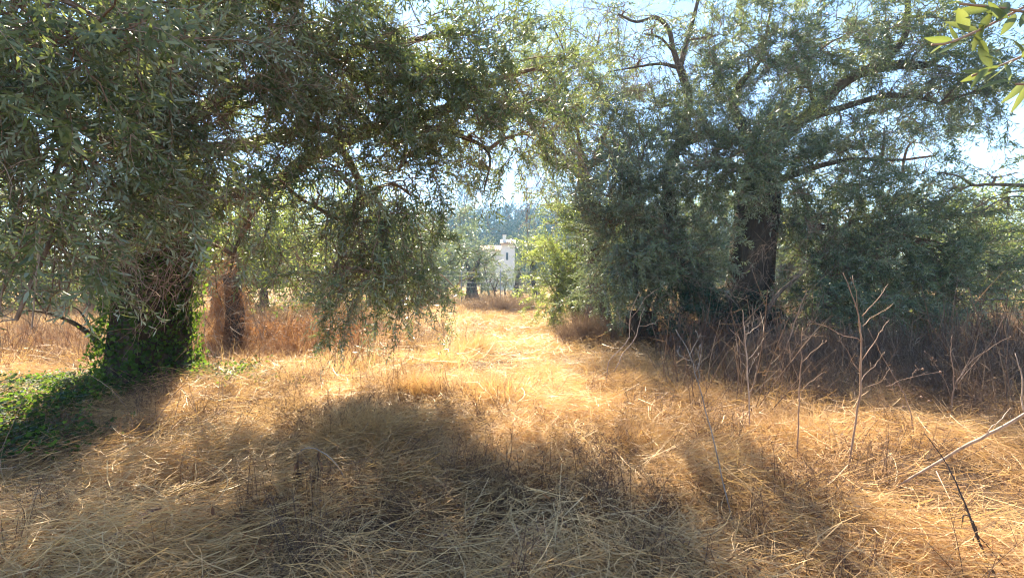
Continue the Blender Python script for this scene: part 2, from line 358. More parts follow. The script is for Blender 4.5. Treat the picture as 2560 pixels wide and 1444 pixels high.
# ------------------------------------------------------------------ trees
def limb_pts(spec, n):
    """spec rows (px, py, d, radius)"""
    a = np.array([[*P(r[0], r[1], r[2]), r[3]] for r in spec]); s = spline(a, n); return s[:, :3], np.maximum(s[:, 3], .003)
def gnarl(pts, rad, sides, amp, flare=0., seed=0):
    v, f = tube(pts, rad, sides); n = len(pts); th = np.tile(np.linspace(0, 2 * np.pi, sides, endpoint=False), n); hh = np.repeat(np.linspace(0, 1, n), sides)
    w = np.zeros(n * sides); rr = np.random.default_rng(seed)
    for k, a in ((2, .5), (3, .6), (5, .45), (8, .3)):
        w += a * np.sin(k * th + rr.uniform(0, 6.3) + hh * rr.uniform(-5, 5)) * (0.6 + .4 * np.sin(hh * rr.uniform(4, 12)))
    ln = np.linalg.norm(pts[-1] - pts[0]); w += rr.normal(0, .12, n * sides)
    c = np.repeat(pts, sides, 0); k = 1 + amp * w + flare * np.exp(-hh * ln / .45) * (1 + .5 * np.sin(4 * th + rr.uniform(0, 6)))
    v[:n * sides] = c + (v[:n * sides] - c) * k[:, None]; return v, f
def bare_twigs(tree, blobs, m, seed, d_off=0.):
    reseed(seed); pos = []; dr = []; sc_ = []
    for (px, py, d, rx, ry, rd, cnt, down, sc) in blobs:
        c = P(px, py, d + d_off); q = unit(rng.normal(0, 1, (cnt, 3))) * rng.random((cnt, 1)) ** .4; pos.append(c + q * [rx * d / F, rd, ry * d / F]); dr.append(unit(q + rng.normal(0, .5, (cnt, 3)) - [0, 0, down])); sc_.append(U(.7, 1.25, cnt) * sc)
    pos = np.vstack(pos); dr = np.vstack(dr); scatter('bare_twigs', BARE, [m], pos - tree.loc, eulers(frames(dr)), np.concatenate(sc_), parent=tree.o)
def crown(tree, limbs, blobs, leaf, n_parts, seed, origin, twig_r=.006, spread=.5, more=1.0, size=1.0):
    """fill ellipsoid blobs with boughs grown from the limbs; blob rows:
       (px, py, d, rx_px, ry_px, rd_m, count, style, scale)"""
    reseed(seed); limb_all = np.vstack([l for l in limbs]); tw = Geo(); rec = []
    for (px, py, d, rx, ry, rd, cnt, style, sc) in blobs:
        cnt = int(cnt * more); c = P(px, py, d); ra = np.array([rx * d / F, rd, ry * d / F])
        i = np.argmin(np.linalg.norm(limb_all - c, axis=1) + 0 * limb_all[:, 2]); a = limb_all[i]
        mid = (a + c) / 2 + rng.normal(0, .12, 3) * np.linalg.norm(c - a) + np.array([0, 0, .10 * np.linalg.norm(c - a)])
        main = spline(np.array([a, mid, c]), 14); v, f = tube(main, np.linspace(.030, .014, 14) * (sc ** .5), 5); tw.add(v, f, .3)
        nodes = [main[6:]]
        for _ in range(max(3, cnt // 9)):
            e = c + unit(rng.normal(0, 1, 3)) * ra * U(.45, .85); s = main[rng.integers(5, 14)]
            m2 = (s + e) / 2 + rng.normal(0, .1, 3) * np.linalg.norm(e - s) + np.array([0, 0, .06])
            sb = spline(np.array([s, m2, e]), 9); v, f = tube(sb, np.linspace(.012, .005, 9) * (sc ** .5), 4, False); tw.add(v, f, U(.2, .9)); nodes.append(sb[2:])
        nodes = np.vstack(nodes)
        q = unit(rng.normal(0, 1, (cnt, 3))) * (rng.random((cnt, 1)) ** .5) * .88; p = c + q * ra
        for k in range(cnt):
            b = nodes[np.argmin(np.linalg.norm(nodes - p[k], axis=1) + rng.random(len(nodes)) * .25)]
            out = p[k] - b; ln = np.linalg.norm(out); o = unit(q[k] * np.array([1, 1, .8]) + rng.normal(0, spread, 3))
            if style == 'hang': o = unit(o * .55 + np.array([0, 0, -.85])); vi = NB + rng.integers(NH)
            elif style == 'thin': o = unit(o + np.array([0, 0, -.1])); vi = NB + NH + rng.integers(NS)
            elif style == 'up': o = unit(o + np.array([0, 0, .55])); vi = rng.integers(NB)
            else: o = unit(o + np.array([0, 0, -.15])); vi = rng.integers(NB + 1)
            end = p[k]
            if ln > .08:
                m2 = (b + end) / 2 + np.array([0, 0, .12 * ln]) + rng.normal(0, .07, 3) * ln
                tpath = spline(np.array([b, m2, end]), 6); v, f = tube(tpath, np.linspace(.006, .004, 6) * (sc ** .5), 3, False); tw.add(v, f, U(0, 1))
            rec.append((end, o, vi, sc * size * U(.8, 1.2)))
    pos = np.array([r[0] for r in rec]); dr = np.array([r[1] for r in rec]); vid = np.array([r[2] for r in rec]); scl = np.array([r[3] for r in rec])
    fr = frames(dr, roll=.45); eu = eulers(fr); mats = [leaf, M['twig']]
    # the boughs that show largest: parts of their own, sharing mesh data
    near = np.argsort(np.linalg.norm(pos - np.array([0, 0, CAM_H]), axis=1) / scl)
    inview = (np.abs(pos[:, 0]) < pos[:, 1] * 1.1) & ((pos[:, 2] - CAM_H) < pos[:, 1] * .66) & (pos[:, 1] > .5)
    near = [i for i in near if inview[i]][:n_parts]; mask = np.zeros(len(pos), bool); mask[near] = True
    if n_parts:
        key = leaf.name
        for i in near:
            kk = (key, int(vid[i]))
            if kk not in _bmesh: _bmesh[kk] = to_mesh('leafy_branch', VARS[vid[i]], mats)
            ob = bpy.data.objects.new('leafy_branch', _bmesh[kk]); COL.objects.link(ob); ob.parent = tree.o
            ob.matrix_local = Matrix.LocRotScale(Vector(pos[i] - tree.loc), Euler(eu[i]), Vector((scl[i],) * 3))
    tree.part('twigs', tw, M['twig'], kind='stuff')
    rest = ~mask
    if rest.any():
        c = scatter('crown', VARS, mats, pos[rest] - tree.loc, eu[rest], scl[rest], vid[rest], parent=tree.o)
    return pos
_bmesh = {}
def limb_parts(tree, limbs, m, sides=9, amp=.10, seed=0, name='limb'):
    out = []
    for i, spec in enumerate(limbs):
        pts, rad = limb_pts(spec, 24); v, f = gnarl(pts, rad, sides, amp, 0, seed + i); tree.part(name, (v, f), m); out.append(pts)
    return out

# --- ivy
def ivy_patch(n, r, flat=.25):
    g = Geo(); ang = np.array([0, .55, 1.05, 1.75, 2.35, np.pi, -2.35, -1.75, -1.05, -.55]); rad = np.array([1, .55, .78, .5, .6, .25, .6, .5, .78, .55])
    for _ in range(n):
        c = np.array([*(rng.normal(0, r, 2)), U(0, .10)]); nr = unit(np.array([0, 0, 1.]) + rng.normal(0, flat + .25, 3)); a = unit(np.cross(nr, rng.normal(0, 1, 3))); b = np.cross(nr, a); s = U(.022, .045)
        ring = c + (a * (np.cos(ang) * rad)[:, None] + b * (np.sin(ang) * rad)[:, None]) * s + nr * (-.25 * s * rad ** 2)[:, None]
        v = np.vstack([c, ring]); k = np.arange(10); g.add(v, np.stack([np.zeros(10, int), 1 + k, 1 + (k + 1) % 10], -1), np.clip(rng.normal(.45, .25), 0, 1), 0)
    return g.arr()
reseed(21); IVY = [ivy_patch(14, .11) for _ in range(5)]

exec_order = []
# ------------------------------------------------------------------ ground
def build_ground():
    ys = np.concatenate([np.arange(-6, 24, .3), np.geomspace(24, 235, 70)]); xs0 = np.concatenate([-np.geomspace(14, 185, 40)[::-1], np.arange(-13.7, 13.8, .3), np.geomspace(14, 185, 40)])
    X, Y = np.meshgrid(xs0, ys); Z = gz(X, Y); nx, ny = len(xs0), len(ys)
    v = np.stack([X, Y, Z], -1).reshape(-1, 3); i = np.arange(ny - 1)[:, None] * nx; j = np.arange(nx - 1)[None]
    t = np.concatenate([np.stack([i + j, i + j + 1, i + j + nx + 1], -1).reshape(-1, 3), np.stack([i + j, i + j + nx + 1, i + j + nx], -1).reshape(-1, 3)])
    o = link('ground', to_mesh('ground', (v, t, np.full(len(v), .5), np.zeros(len(t), int)), [M['soil']])); tag(o, 'dry brown earth under the straw of the olive grove', 'ground', kind='structure')
build_ground()

# ------------------------------------------------------------------ left tree: thick ivied trunk, spreading canopy
def left_tree():
    base = ground(375, 6.7); T = Thing('olive_tree', base, 'big old olive with thick ivy covered trunk and low weeping canopy', 'tree')
    tr = [(372, 1000, 6.7, .54), (370, 900, 6.7, .47), (380, 760, 6.75, .43), (400, 640, 6.85, .41), (420, 520, 7.0, .40), (400, 380, 7.1, .36), (350, 250, 7.0, .33), (330, 120, 6.9, .25), (300, -60, 6.7, .16)]
    pts, rad = limb_pts(tr, 60); v, f = gnarl(pts, rad, 28, .10, .45, 5); T.part('trunk', (v, f), M['bark_dark'])
    # ivy over the trunk
    reseed(31); n = 60 * 28; vv = v[:n]; ctr = np.repeat(pts, 28, 0); nr = unit(vv - ctr); ok = (np.repeat(np.arange(60), 28) < 48); idx = rng.choice(np.where(ok)[0], 1050)
    fr = frames(np.cross(nr[idx], rng.normal(0, 1, (len(idx), 3))), nr[idx], .15)
    scatter('ivy', IVY, [M['ivy']], vv[idx] + rng.normal(0, .03, (len(idx), 3)) + nr[idx] * .03 - T.loc, eulers(fr), U(.8, 1.3, len(idx)), parent=T.o)
    limbs = [
        [(430, 560, 7.1, .19), (560, 500, 6.9, .13), (690, 460, 6.8, .105), (760, 405, 6.7, .10), (870, 348, 6.6, .095), (960, 318, 6.5, .085), (1080, 285, 6.4, .075), (1165, 250, 6.3, .05), (1260, 190, 6.2, .035)],
        [(400, 380, 7.1, .16), (560, 370, 6.8, .08), (700, 340, 6.6, .07), (800, 318, 6.6, .07), (880, 345, 6.6, .07)],
        [(350, 280, 7, .2), (460, 100, 6.8, .10), (620, 0, 6.6, .07), (800, -120, 6.2, .05), (950, -250, 5.6, .03)],
        [(330, 160, 6.9, .2), (270, -20, 6, .12), (260, -300, 4.8, .08), (420, -800, 3.6, .05)],
        [(380, 420, 7.1, .18), (240, 330, 6.2, .12), (120, 260, 5.0, .08), (0, 200, 4.2, .05)],
        [(400, 330, 7.1, .15), (700, 180, 7, .07), (980, 110, 6.8, .045), (1200, 80, 6.6, .02)],
        [(840, 345, 6.6, .06), (900, 470, 6.4, .045), (860, 600, 6.2, .03), (830, 720, 6.0, .016)],
        [(1000, 310, 6.5, .05), (1120, 330, 6.2, .035), (1220, 380, 6.0, .02), (1210, 480, 5.9, .01)],
        [(720, 445, 6.75, .05), (640, 520, 6.4, .035), (590, 620, 6.1, .02), (575, 690, 6.0, .01)],
    ]
    L = limb_parts(T, limbs, M['bark'], 9, .10, 40)
    # pale dead twigs in front of the trunk
    dead = [[(425, 290, 5.0, .020), (385, 315, 4.9, .018), (330, 335, 4.8, .014), (260, 345, 4.7, .007)], [(330, 335, 4.8, .012), (275, 360, 4.7, .008), (240, 395, 4.6, .004)], [(335, 338, 4.8, .010), (300, 310, 4.75, .006), (250, 312, 4.7, .003)],
            [(480, 335, 5.0, .020), (450, 355, 4.9, .016), (425, 385, 4.8, .012), (405, 425, 4.7, .006)], [(430, 345, 5.1, .014), (380, 370, 5, .010), (350, 385, 4.9, .005)], [(440, 300, 5., .008), (470, 330, 4.9, .006), (460, 380, 4.8, .003)]]
    for i, s in enumerate(dead):
        p, r = limb_pts(s, 14); T.part('dead_twig', gnarl(p, r, 6, .08, 0, i), M['grey_twig'])
    reseed(33); g = Geo()
    for _ in range(150):
        p0 = P(U(20, 640), U(270, 520), U(4.2, 5.2)); d = unit(np.array([U(-1, 1), U(-.6, .3), U(-1, .3)])); ln = U(.15, .5)
        p = spline(np.array([p0, p0 + d * ln * .5 + rng.normal(0, .04, 3), p0 + d * ln + rng.normal(0, .05, 3) - np.array([0, 0, .06])]), 8); v, f = tube(p, np.linspace(.004, .0015, 8), 4, False); g.add(v, f, U(0, 1))
    T.part('dead_twig', g, M['grey_twig'], kind='stuff')
    B = [  # in view
        (90, 90, 3.0, 200, 150, .5, 34, 'leafy', .85), (330, 90, 3.3, 190, 130, .5, 34, 'leafy', .9), (60, 330, 3.4, 170, 130, .5, 26, 'leafy', .9), (290, 190, 3.9, 170, 120, .5, 26, 'leafy', .9),
        (120, 480, 3.8, 180, 120, .5, 22, 'leafy', .9), (50, 600, 3.6, 100, 80, .4, 9, 'leafy', .75), (500, 300, 4.6, 150, 120, .5, 24, 'leafy', .95), (350, 480, 5.0, 190, 100, .5, 14, 'leafy', .85), (250, 420, 4.6, 140, 80, .5, 12, 'thin', .9),
        (560, 80, 4.8, 180, 120, .6, 36, 'leafy', 1.), (760, 110, 5.2, 180, 140, .7, 42, 'leafy', 1.), (960, 120, 5.6, 180, 140, .7, 46, 'leafy', 1.), (1130, 130, 5.8, 160, 150, .7, 42, 'leafy', 1.), (1270, 250, 6.0, 110, 130, .6, 30, 'leafy', 1.),
        (700, 260, 5.6, 150, 90, .5, 22, 'leafy', 1.), (1000, 220, 6.0, 170, 70, .5, 22, 'leafy', 1.), (1120, 250, 6.1, 120, 60, .4, 14, 'leafy', 1.),
        (560, 400, 5.4, 130, 100, .5, 14, 'leafy', 1.), (700, 450, 5.4, 110, 80, .5, 13, 'leafy', 1.), (430, 590, 5.6, 90, 90, .4, 4, 'leafy', .8), (600, 540, 5.8, 100, 80, .4, 6, 'thin', 1.),
        (860, 440, 6.0, 120, 80, .5, 18, 'thin', 1.), (1000, 420, 6.1, 140, 100, .5, 32, 'leafy', 1.), (920, 510, 6.0, 130, 80, .5, 15, 'hang', 1.), (1030, 490, 6.0, 90, 80, .4, 14, 'hang', 1.),
        (980, 570, 5.8, 100, 90, .5, 15, 'hang', .95), (930, 680, 5.6, 110, 50, .45, 17, 'leafy', .8), (1030, 640, 5.8, 50, 60, .3, 8, 'hang', .85), (850, 740, 5.5, 50, 30, .3, 6, 'hang', .75), (1110, 735, 6.2, 70, 30, .3, 5, 'thin', .85), (840, 540, 6.2, 60, 80, .3, 5, 'thin', .95),
        (1180, 340, 6.1, 80, 60, .4, 10, 'leafy', .95), (1200, 410, 5.9, 30, 30, .2, 2, 'hang', .7), (1320, 330, 6.2, 60, 80, .4, 14, 'leafy', 1.), (1400, 270, 6.6, 60, 70, .4, 14, 'thin', 1.), 
        (40, 800, 3.4, 70, 60, .3, 5, 'thin', .8), (170, 560, 6.2, 140, 80, .5, 9, 'thin', 1.),
        # canopy above the frame and over the photographer, unseen, shaped to shade the foreground
        (200, -350, 3.6, 380, 220, .9, 26, 'leafy', 1.1), (700, -320, 4.2, 330, 220, .9, 40, 'leafy', 1.1), (980, -260, 4.8, 220, 170, .9, 28, 'leafy', 1.1), (-250, 100, 4.2, 200, 300, 1., 22, 'leafy', 1.1),
        (520, -900, 3.0, 420, 330, .9, 24, 'leafy', 1.1), (900, -800, 3.4, 220, 300, .9, 18, 'leafy', 1.1), (500, -200, 6.4, 420, 160, .9, 26, 'leafy', 1.1),
    ]
    B = [(a, b, c, d, e, f, int(g * .85), h, i * 1.22) if c < 4.7 and b > -100 else (a, b, c, d, e, f, g, h, i) for a, b, c, d, e, f, g, h, i in B]
    crown(T, L + [pts[20:]], B, M['olive'], 300, 51, T.loc, more=.95)
    bare_twigs(T, [(620, 90, 4.6, 130, 130, .5, 34, .1, .9), (80, 420, 3.6, 120, 110, .4, 22, .3, .9), (420, 400, 4.7, 110, 90, .4, 30, .4, .8), (200, 560, 4.4, 150, 80, .4, 18, .4, .9), (900, 560, 6.0, 110, 130, .4, 26, 1.2, 1.), (680, 600, 6.0, 110, 90, .4, 20, 1.4, 1.), (840, 380, 6.2, 130, 70, .4, 26, .5, 1.), (1130, 300, 6.1, 130, 70, .4, 26, .5, 1.), (1300, 330, 6.1, 80, 70, .4, 16, .4, 1.), (800, 170, 5.4, 150, 100, .5, 30, .2, 1.), (420, 180, 4.2, 120, 100, .4, 20, .1, .9), (560, 640, 5.6, 90, 80, .4, 12, 1., .9)], M['twig'], 53)
    # low side branch at the trunk's foot
    low = [(285, 890, 6.9, .045), (235, 845, 6.6, .036), (180, 805, 6.3, .028), (110, 780, 6.0, .018), (40, 775, 5.7, .009)]
    p, r = limb_pts(low, 20); T.part('limb', gnarl(p, r, 7, .08, 0, 3), M['bark'])
    low = [(250, 860, 6.7, .022), (215, 800, 6.5, .016), (190, 770, 6.4, .010), (150, 765, 6.3, .005)]
    p, r = limb_pts(low, 20); T.part('limb', gnarl(p, r, 7, .08, 0, 4), M['bark'])
left_tree()

# ------------------------------------------------------------------ centre tree: slender forked trunk
def centre_tree():
    base = ground(1500, 14); T = Thing('olive_tree', base, 'slender olive with forked bare trunk rising above the bushes beside the track', 'tree')
    tr = [(1500, 830, 14, .34), (1490, 700, 14, .28), (1475, 560, 14, .24), (1462, 470, 14, .21), (1456, 420, 14, .22)]
    pts, rad = limb_pts(tr, 40); T.part('trunk', gnarl(pts, rad, 18, .09, .4, 61), M['bark'])
    limbs = [[(1458, 430, 14, .15), (1425, 415, 13.9, .10), (1405, 390, 13.8, .08), (1350, 330, 13.5, .05), (1300, 220, 13.2, .03)], [(1460, 425, 14, .15), (1490, 395, 14, .11), (1505, 350, 14, .08), (1540, 270, 13.8, .05)],
             [(1458, 425, 14, .12), (1448, 350, 14.3, .07), (1430, 260, 14.3, .04), (1400, 190, 14, .02)], [(1470, 410, 14, .08), (1455, 380, 13.8, .05), (1440, 300, 13.4, .03)], [(1478, 600, 14, .1), (1540, 520, 13.3, .06), (1580, 460, 12.8, .04)]]
    L = limb_parts(T, limbs, M['bark'], 8, .1, 62)
    B = [(1400, 300, 13.6, 110, 60, .8, 20, 'thin', 1.3), (1330, 220, 13.4, 110, 90, .9, 24, 'leafy', 1.2), (1420, 180, 13.8, 120, 100, 1., 26, 'leafy', 1.2), (1380, 60, 13.6, 150, 90, 1., 24, 'thin', 1.3), (1520, 270, 13.8, 110, 90, 1., 28, 'leafy', 1.2),
         (1350, 370, 13.2, 60, 40, .6, 5, 'thin', 1.1), (1240, 60, 13, 110, 90, 1., 14, 'thin', 1.3), (1500, 90, 14, 110, 80, 1., 16, 'thin', 1.3), (1540, 350, 13.5, 70, 60, .6, 14, 'leafy', 1.2), (1290, 290, 13.2, 60, 50, .6, 7, 'thin', 1.2)]
    crown(T, L, B, M['olive_warm'], 0, 63, T.loc, more=1.7)
    bare_twigs(T, [(1330, 350, 13.2, 110, 80, .7, 26, .4, 1.5), (1420, 330, 13.6, 80, 60, .6, 20, .1, 1.4), (1400, 450, 13.4, 60, 50, .5, 8, .5, 1.1), (1500, 180, 13.6, 120, 100, .8, 18, .2, 1.5)], M['twig'], 65)
centre_tree()
def bush(name, label, px, d, blobs, leaf, seed, base_py=None, trunk_h=1.0, parts=0, cat='bush', group=None, r=.07):
    base = ground(px, d); T = Thing(name, base, label, cat, group); reseed(seed); limbs = []
    for k in range(4):
        a = base + np.array([U(-.2, .2), U(-.2, .2), -.05]); b = base + np.array([U(-.5, .5), U(-.4, .4), trunk_h * U(.4, .7)]); c = base + np.array([U(-.9, .9), U(-.6, .6), trunk_h * U(.9, 1.3)])
        p = spline(np.array([a, b, c]), 14); T.part('stem', gnarl(p, np.linspace(r, r * .4, 14), 8, .1, .2, seed + k), M['bark']); limbs.append(p)
    crown(T, limbs, blobs, leaf, parts, seed + 9, T.loc, more=.68, size=1.2); return T
bush('olive_bush', 'yellow green sunlit olive bush at the track edge below the forked olive', 1440, 16.5,
     [(1425, 690, 16.5, 70, 55, .9, 80, 'leafy', 1.2), (1450, 600, 16.5, 80, 60, .9, 80, 'up', 1.2), (1400, 735, 16, 55, 35, .8, 44, 'leafy', 1.1), (1500, 700, 16.2, 60, 65, .8, 60, 'leafy', 1.2), (1385, 630, 16.8, 36, 50, .6, 18, 'leafy', 1.1), (1430, 540, 16.8, 60, 36, .7, 26, 'up', 1.1)], M['olive_warm'], 71, trunk_h=2)
bush('olive_bush', 'tall silver green olive bush between yellow green bush and dark right hand trunk', 1590, 12.2,
     [(1560, 430, 12, 80, 70, .8, 84, 'up', 1.1), (1540, 550, 12, 80, 70, .8, 90, 'up', 1.1), (1590, 640, 11.8, 90, 60, .8, 84, 'leafy', 1.05), (1530, 690, 12, 50, 60, .6, 44, 'leafy', 1.05), (1690, 640, 11.4, 70, 70, .6, 56, 'leafy', 1.05), (1650, 520, 12, 60, 80, .6, 44, 'leafy', 1.1), (1620, 350, 12, 60, 40, .5, 24, 'up', 1.1), (1490, 480, 12.4, 30, 40, .4, 12, 'up', 1.)], M['olive_grey'], 81, trunk_h=2.6)

# ------------------------------------------------------------------ right tree
def right_tree():
    base = ground(1860, 11.6); T = Thing('olive_tree', base, 'old olive on the right with two dark leaning trunks and wide crooked limbs', 'tree')
    tr = [(1855, 850, 11.6, .72), (1862, 780, 11.6, .60), (1872, 700, 11.6, .52), (1882, 600, 11.6, .50), (1895, 500, 11.6, .46), (1905, 430, 11.6, .38), (1910, 370, 11.6, .30)]
    pts, rad = limb_pts(tr, 50); v, f = gnarl(pts, rad, 26, .11, .35, 91); T.part('trunk', (v, f), M['bark_dark'])
    tr2 = [(1800, 840, 11.9, .34), (1770, 760, 11.9, .26), (1725, 680, 11.9, .20), (1692, 590, 11.9, .18), (1674, 510, 11.9, .16), (1672, 440, 11.9, .14), (1690, 370, 11.8, .13)]
    p2, r2 = limb_pts(tr2, 40); T.part('trunk', gnarl(p2, r2, 18, .1, .2, 92), M['bark_dark'])
    limbs = [[(1690, 375, 11.8, .13), (1705, 345, 11.8, .13), (1718, 290, 11.8, .115), (1722, 245, 11.8, .105), (1708, 195, 11.8, .10), (1698, 165, 11.8, .10)],
             [(1698, 168, 11.8, .075), (1682, 120, 11.8, .06), (1672, 75, 11.7, .055), (1640, 45, 11.6, .045), (1590, 55, 11.4, .03), (1545, 35, 11.2, .02)], [(1700, 168, 11.8, .075), (1715, 110, 11.8, .06), (1735, 40, 11.8, .05), (1752, -30, 11.8, .04)],
             [(1697, 170, 11.8, .05), (1650, 160, 11.6, .035), (1590, 168, 11.4, .025), (1520, 180, 11.2, .015)], [(1684, 130, 11.8, .035), (1650, 95, 11.6, .025), (1610, 85, 11.4, .015)],
             [(1705, 355, 11.8, .13), (1780, 335, 11.8, .12), (1850, 350, 11.7, .14), (1905, 400, 11.6, .2)], [(1905, 420, 11.6, .2), (1860, 320, 11.7, .13), (1830, 260, 11.7, .10), (1850, 210, 11.7, .08), (1900, 150, 11.6, .05), (1920, 60, 11.6, .03)],
             [(1915, 390, 11.6, .2), (1980, 320, 11.4, .15), (2050, 262, 11.2, .13), (2110, 205, 11.1, .125), (2180, 172, 11, .115), (2250, 162, 10.9, .10), (2320, 162, 10.8, .075), (2365, 130, 10.7, .04)],
             [(2195, 170, 11, .085), (2235, 130, 11, .075), (2262, 90, 10.9, .07), (2268, 40, 10.8, .06), (2272, -30, 10.7, .05)], [(2265, 42, 10.8, .035), (2320, 42, 10.7, .025), (2390, 48, 10.6, .012)],
             [(2010, 300, 11.3, .09), (2120, 265, 11, .07), (2210, 240, 10.8, .06), (2290, 243, 10.6, .04), (2350, 260, 10.5, .02)], [(2040, 270, 11.2, .06), (2025, 220, 11.2, .045), (2020, 150, 11.2, .03)],
             [(1900, 560, 11.6, .12), (2010, 560, 11.2, .09), (2120, 580, 10.8, .06), (2260, 590, 10.4, .03)], [(1905, 470, 11.6, .12), (2000, 430, 11.2, .08), (2120, 400, 10.8, .05), (2260, 400, 10.5, .03)]]
    L = limb_parts(T, limbs, M['bark'], 8, .09, 93)
    lean = [(1895, 815, 10.4, .05), (1915, 780, 10.2, .045), (1950, 730, 10, .04), (2010, 680, 9.8, .02)]; p, r = limb_pts(lean, 14); T.part('limb', gnarl(p, r, 8, .08, 0, 7), M['bark'])
    B = [(1790, 90, 11.4, 110, 90, .8, 40, 'leafy', 1.15), (1880, 150, 11.2, 120, 90, .8, 50, 'leafy', 1.15), (1990, 110, 11, 130, 100, .8, 56, 'leafy', 1.15), (2110, 90, 10.8, 120, 90, .8, 44, 'leafy', 1.15), (2200, 80, 10.6, 110, 80, .7, 26, 'thin', 1.2),
         (2330, 100, 10.4, 100, 80, .7, 34, 'leafy', 1.1), (2420, 180, 10.2, 110, 60, .7, 38, 'leafy', 1.1), (2330, 230, 10.3, 120, 45, .6, 34, 'leafy', 1.1), (2230, 220, 10.6, 80, 30, .5, 12, 'thin', 1.1), (2480, 225, 10, 60, 35, .5, 14, 'thin', 1.1),
         (1960, 230, 11.2, 90, 60, .6, 20, 'leafy', 1.1), (2100, 310, 10.9, 110, 50, .6, 34, 'leafy', 1.1), (2210, 320, 10.6, 80, 40, .5, 18, 'thin', 1.1), (2290, 350, 10.5, 60, 50, .5, 14, 'thin', 1.1), (2340, 390, 10.4, 50, 30, .4, 7, 'thin', 1.05),
         (1900, 350, 10.8, 100, 60, .8, 66, 'up', 1.1), (1800, 400, 10.6, 100, 70, .8, 84, 'up', 1.1), (1930, 405, 10.6, 90, 50, .7, 44, 'leafy', 1.1), (1760, 420, 10.9, 60, 60, .6, 26, 'leafy', 1.1), (1850, 425, 10.8, 60, 30, .5, 18, 'leafy', 1.),
         (2040, 420, 10.8, 90, 60, .7, 32, 'leafy', 1.1), (2150, 430, 10.6, 90, 60, .7, 30, 'leafy', 1.1), (2260, 450, 10.4, 80, 50, .6, 26, 'leafy', 1.1), (2060, 530, 10.8, 70, 70, .7, 28, 'leafy', 1.1), (2130, 540, 10.6, 100, 70, .7, 44, 'leafy', 1.1), (2250, 560, 10.4, 100, 70, .7, 46, 'leafy', 1.1), (2350, 540, 10.2, 90, 60, .6, 34, 'leafy', 1.1),
         (2080, 650, 10.6, 110, 70, .7, 46, 'leafy', 1.1), (2210, 670, 10.4, 110, 70, .7, 50, 'leafy', 1.1), (2330, 650, 10.2, 110, 80, .7, 54, 'leafy', 1.1), (2420, 640, 10, 60, 80, .6, 26, 'leafy', 1.1), (2080, 690, 10.4, 60, 60, .6, 28, 'leafy', 1.), (2300, 730, 10.1, 120, 40, .6, 30, 'leafy', 1.), (2140, 740, 10.3, 110, 40, .6, 24, 'leafy', 1.),
         (1700, 690, 11, 80, 70, .5, 44, 'leafy', 1.1), (1680, 590, 11, 70, 70, .5, 34, 'leafy', 1.1), (1725, 690, 10.9, 40, 40, .4, 14, 'leafy', .9), (2070, 620, 10.8, 40, 70, .5, 20, 'leafy', 1.), (1680, 470, 11.6, 50, 70, .5, 16, 'leafy', 1.1), (1740, 550, 11.4, 40, 50, .5, 12, 'leafy', 1.), 
         (1640, 60, 11.4, 70, 60, .7, 14, 'thin', 1.2), (1600, 150, 11.3, 90, 50, .7, 14, 'thin', 1.2), (1560, 30, 11.2, 80, 60, .7, 14, 'thin', 1.2), (1780, 260, 11.6, 70, 50, .6, 14, 'leafy', 1.15), (1650, 270, 12.2, 80, 60, .6, 16, 'leafy', 1.15),
         (2070, 770, 10.3, 40, 36, .5, 14, 'leafy', .9), (2090, 745, 10.4, 80, 40, .5, 26, 'leafy', 1.), (2220, 755, 10.0, 90, 30, .5, 22, 'leafy', .9), (2350, 740, 9.9, 90, 30, .5, 20, 'leafy', .9), (2430, 730, 9.8, 60, 50, .5, 18, 'leafy', 1.), (2280, 60, 10.6, 90, 70, .7, 26, 'leafy', 1.1), (2380, 170, 10.3, 90, 50, .6, 22, 'leafy', 1.1), (2000, -120, 11, 350, 120, 1.2, 60, 'leafy', 1.3), (2350, -80, 10.4, 200, 110, 1., 36, 'leafy', 1.3)]
    crown(T, L + [pts[25:], p2[15:]], B, M['olive'], 300, 94, T.loc, more=.64, size=1.2)
    bare_twigs(T, [(1950, 280, 11, 110, 80, .7, 24, .2, 1.3), (2220, 300, 10.6, 120, 60, .6, 18, .3, 1.3), (2050, 560, 10.4, 130, 90, .6, 22, .4, 1.2), (1960, 780, 10.2, 140, 40, .6, 20, .3, 1.2), (1780, 250, 11.6, 80, 80, .6, 14, .1, 1.3), (1900, 650, 11., 40, 90, .2, 5, .5, .8), (1600, 120, 11.3, 110, 90, .7, 22, .3, 1.4)], M['twig'], 96)
right_tree()
bush('dark_fill_shrub', 'added dark shrub standing in for the black hollow at the foot of the two leaning trunks', 1785, 11.2, [(1770, 790, 11, 70, 45, .5, 60, 'up', .8), (1720, 800, 10.8, 50, 35, .4, 30, 'up', .8), (1990, 800, 10.8, 36, 36, .4, 24, 'up', .8)], M['wood'], 85, trunk_h=.6, r=.03)  # added dark mass in place of the black hollow at the trunk foot
bush('olive_bush', 'low dark olive suckers behind the brown brush right of the main trunk', 2120, 12.4, [(2060, 790, 12.2, 80, 45, .6, 46, 'up', 1.), (2180, 800, 12.2, 80, 40, .6, 44, 'up', 1.), (2320, 805, 12, 60, 34, .5, 24, 'up', .9)], M['olive'], 87, trunk_h=.7, r=.04)

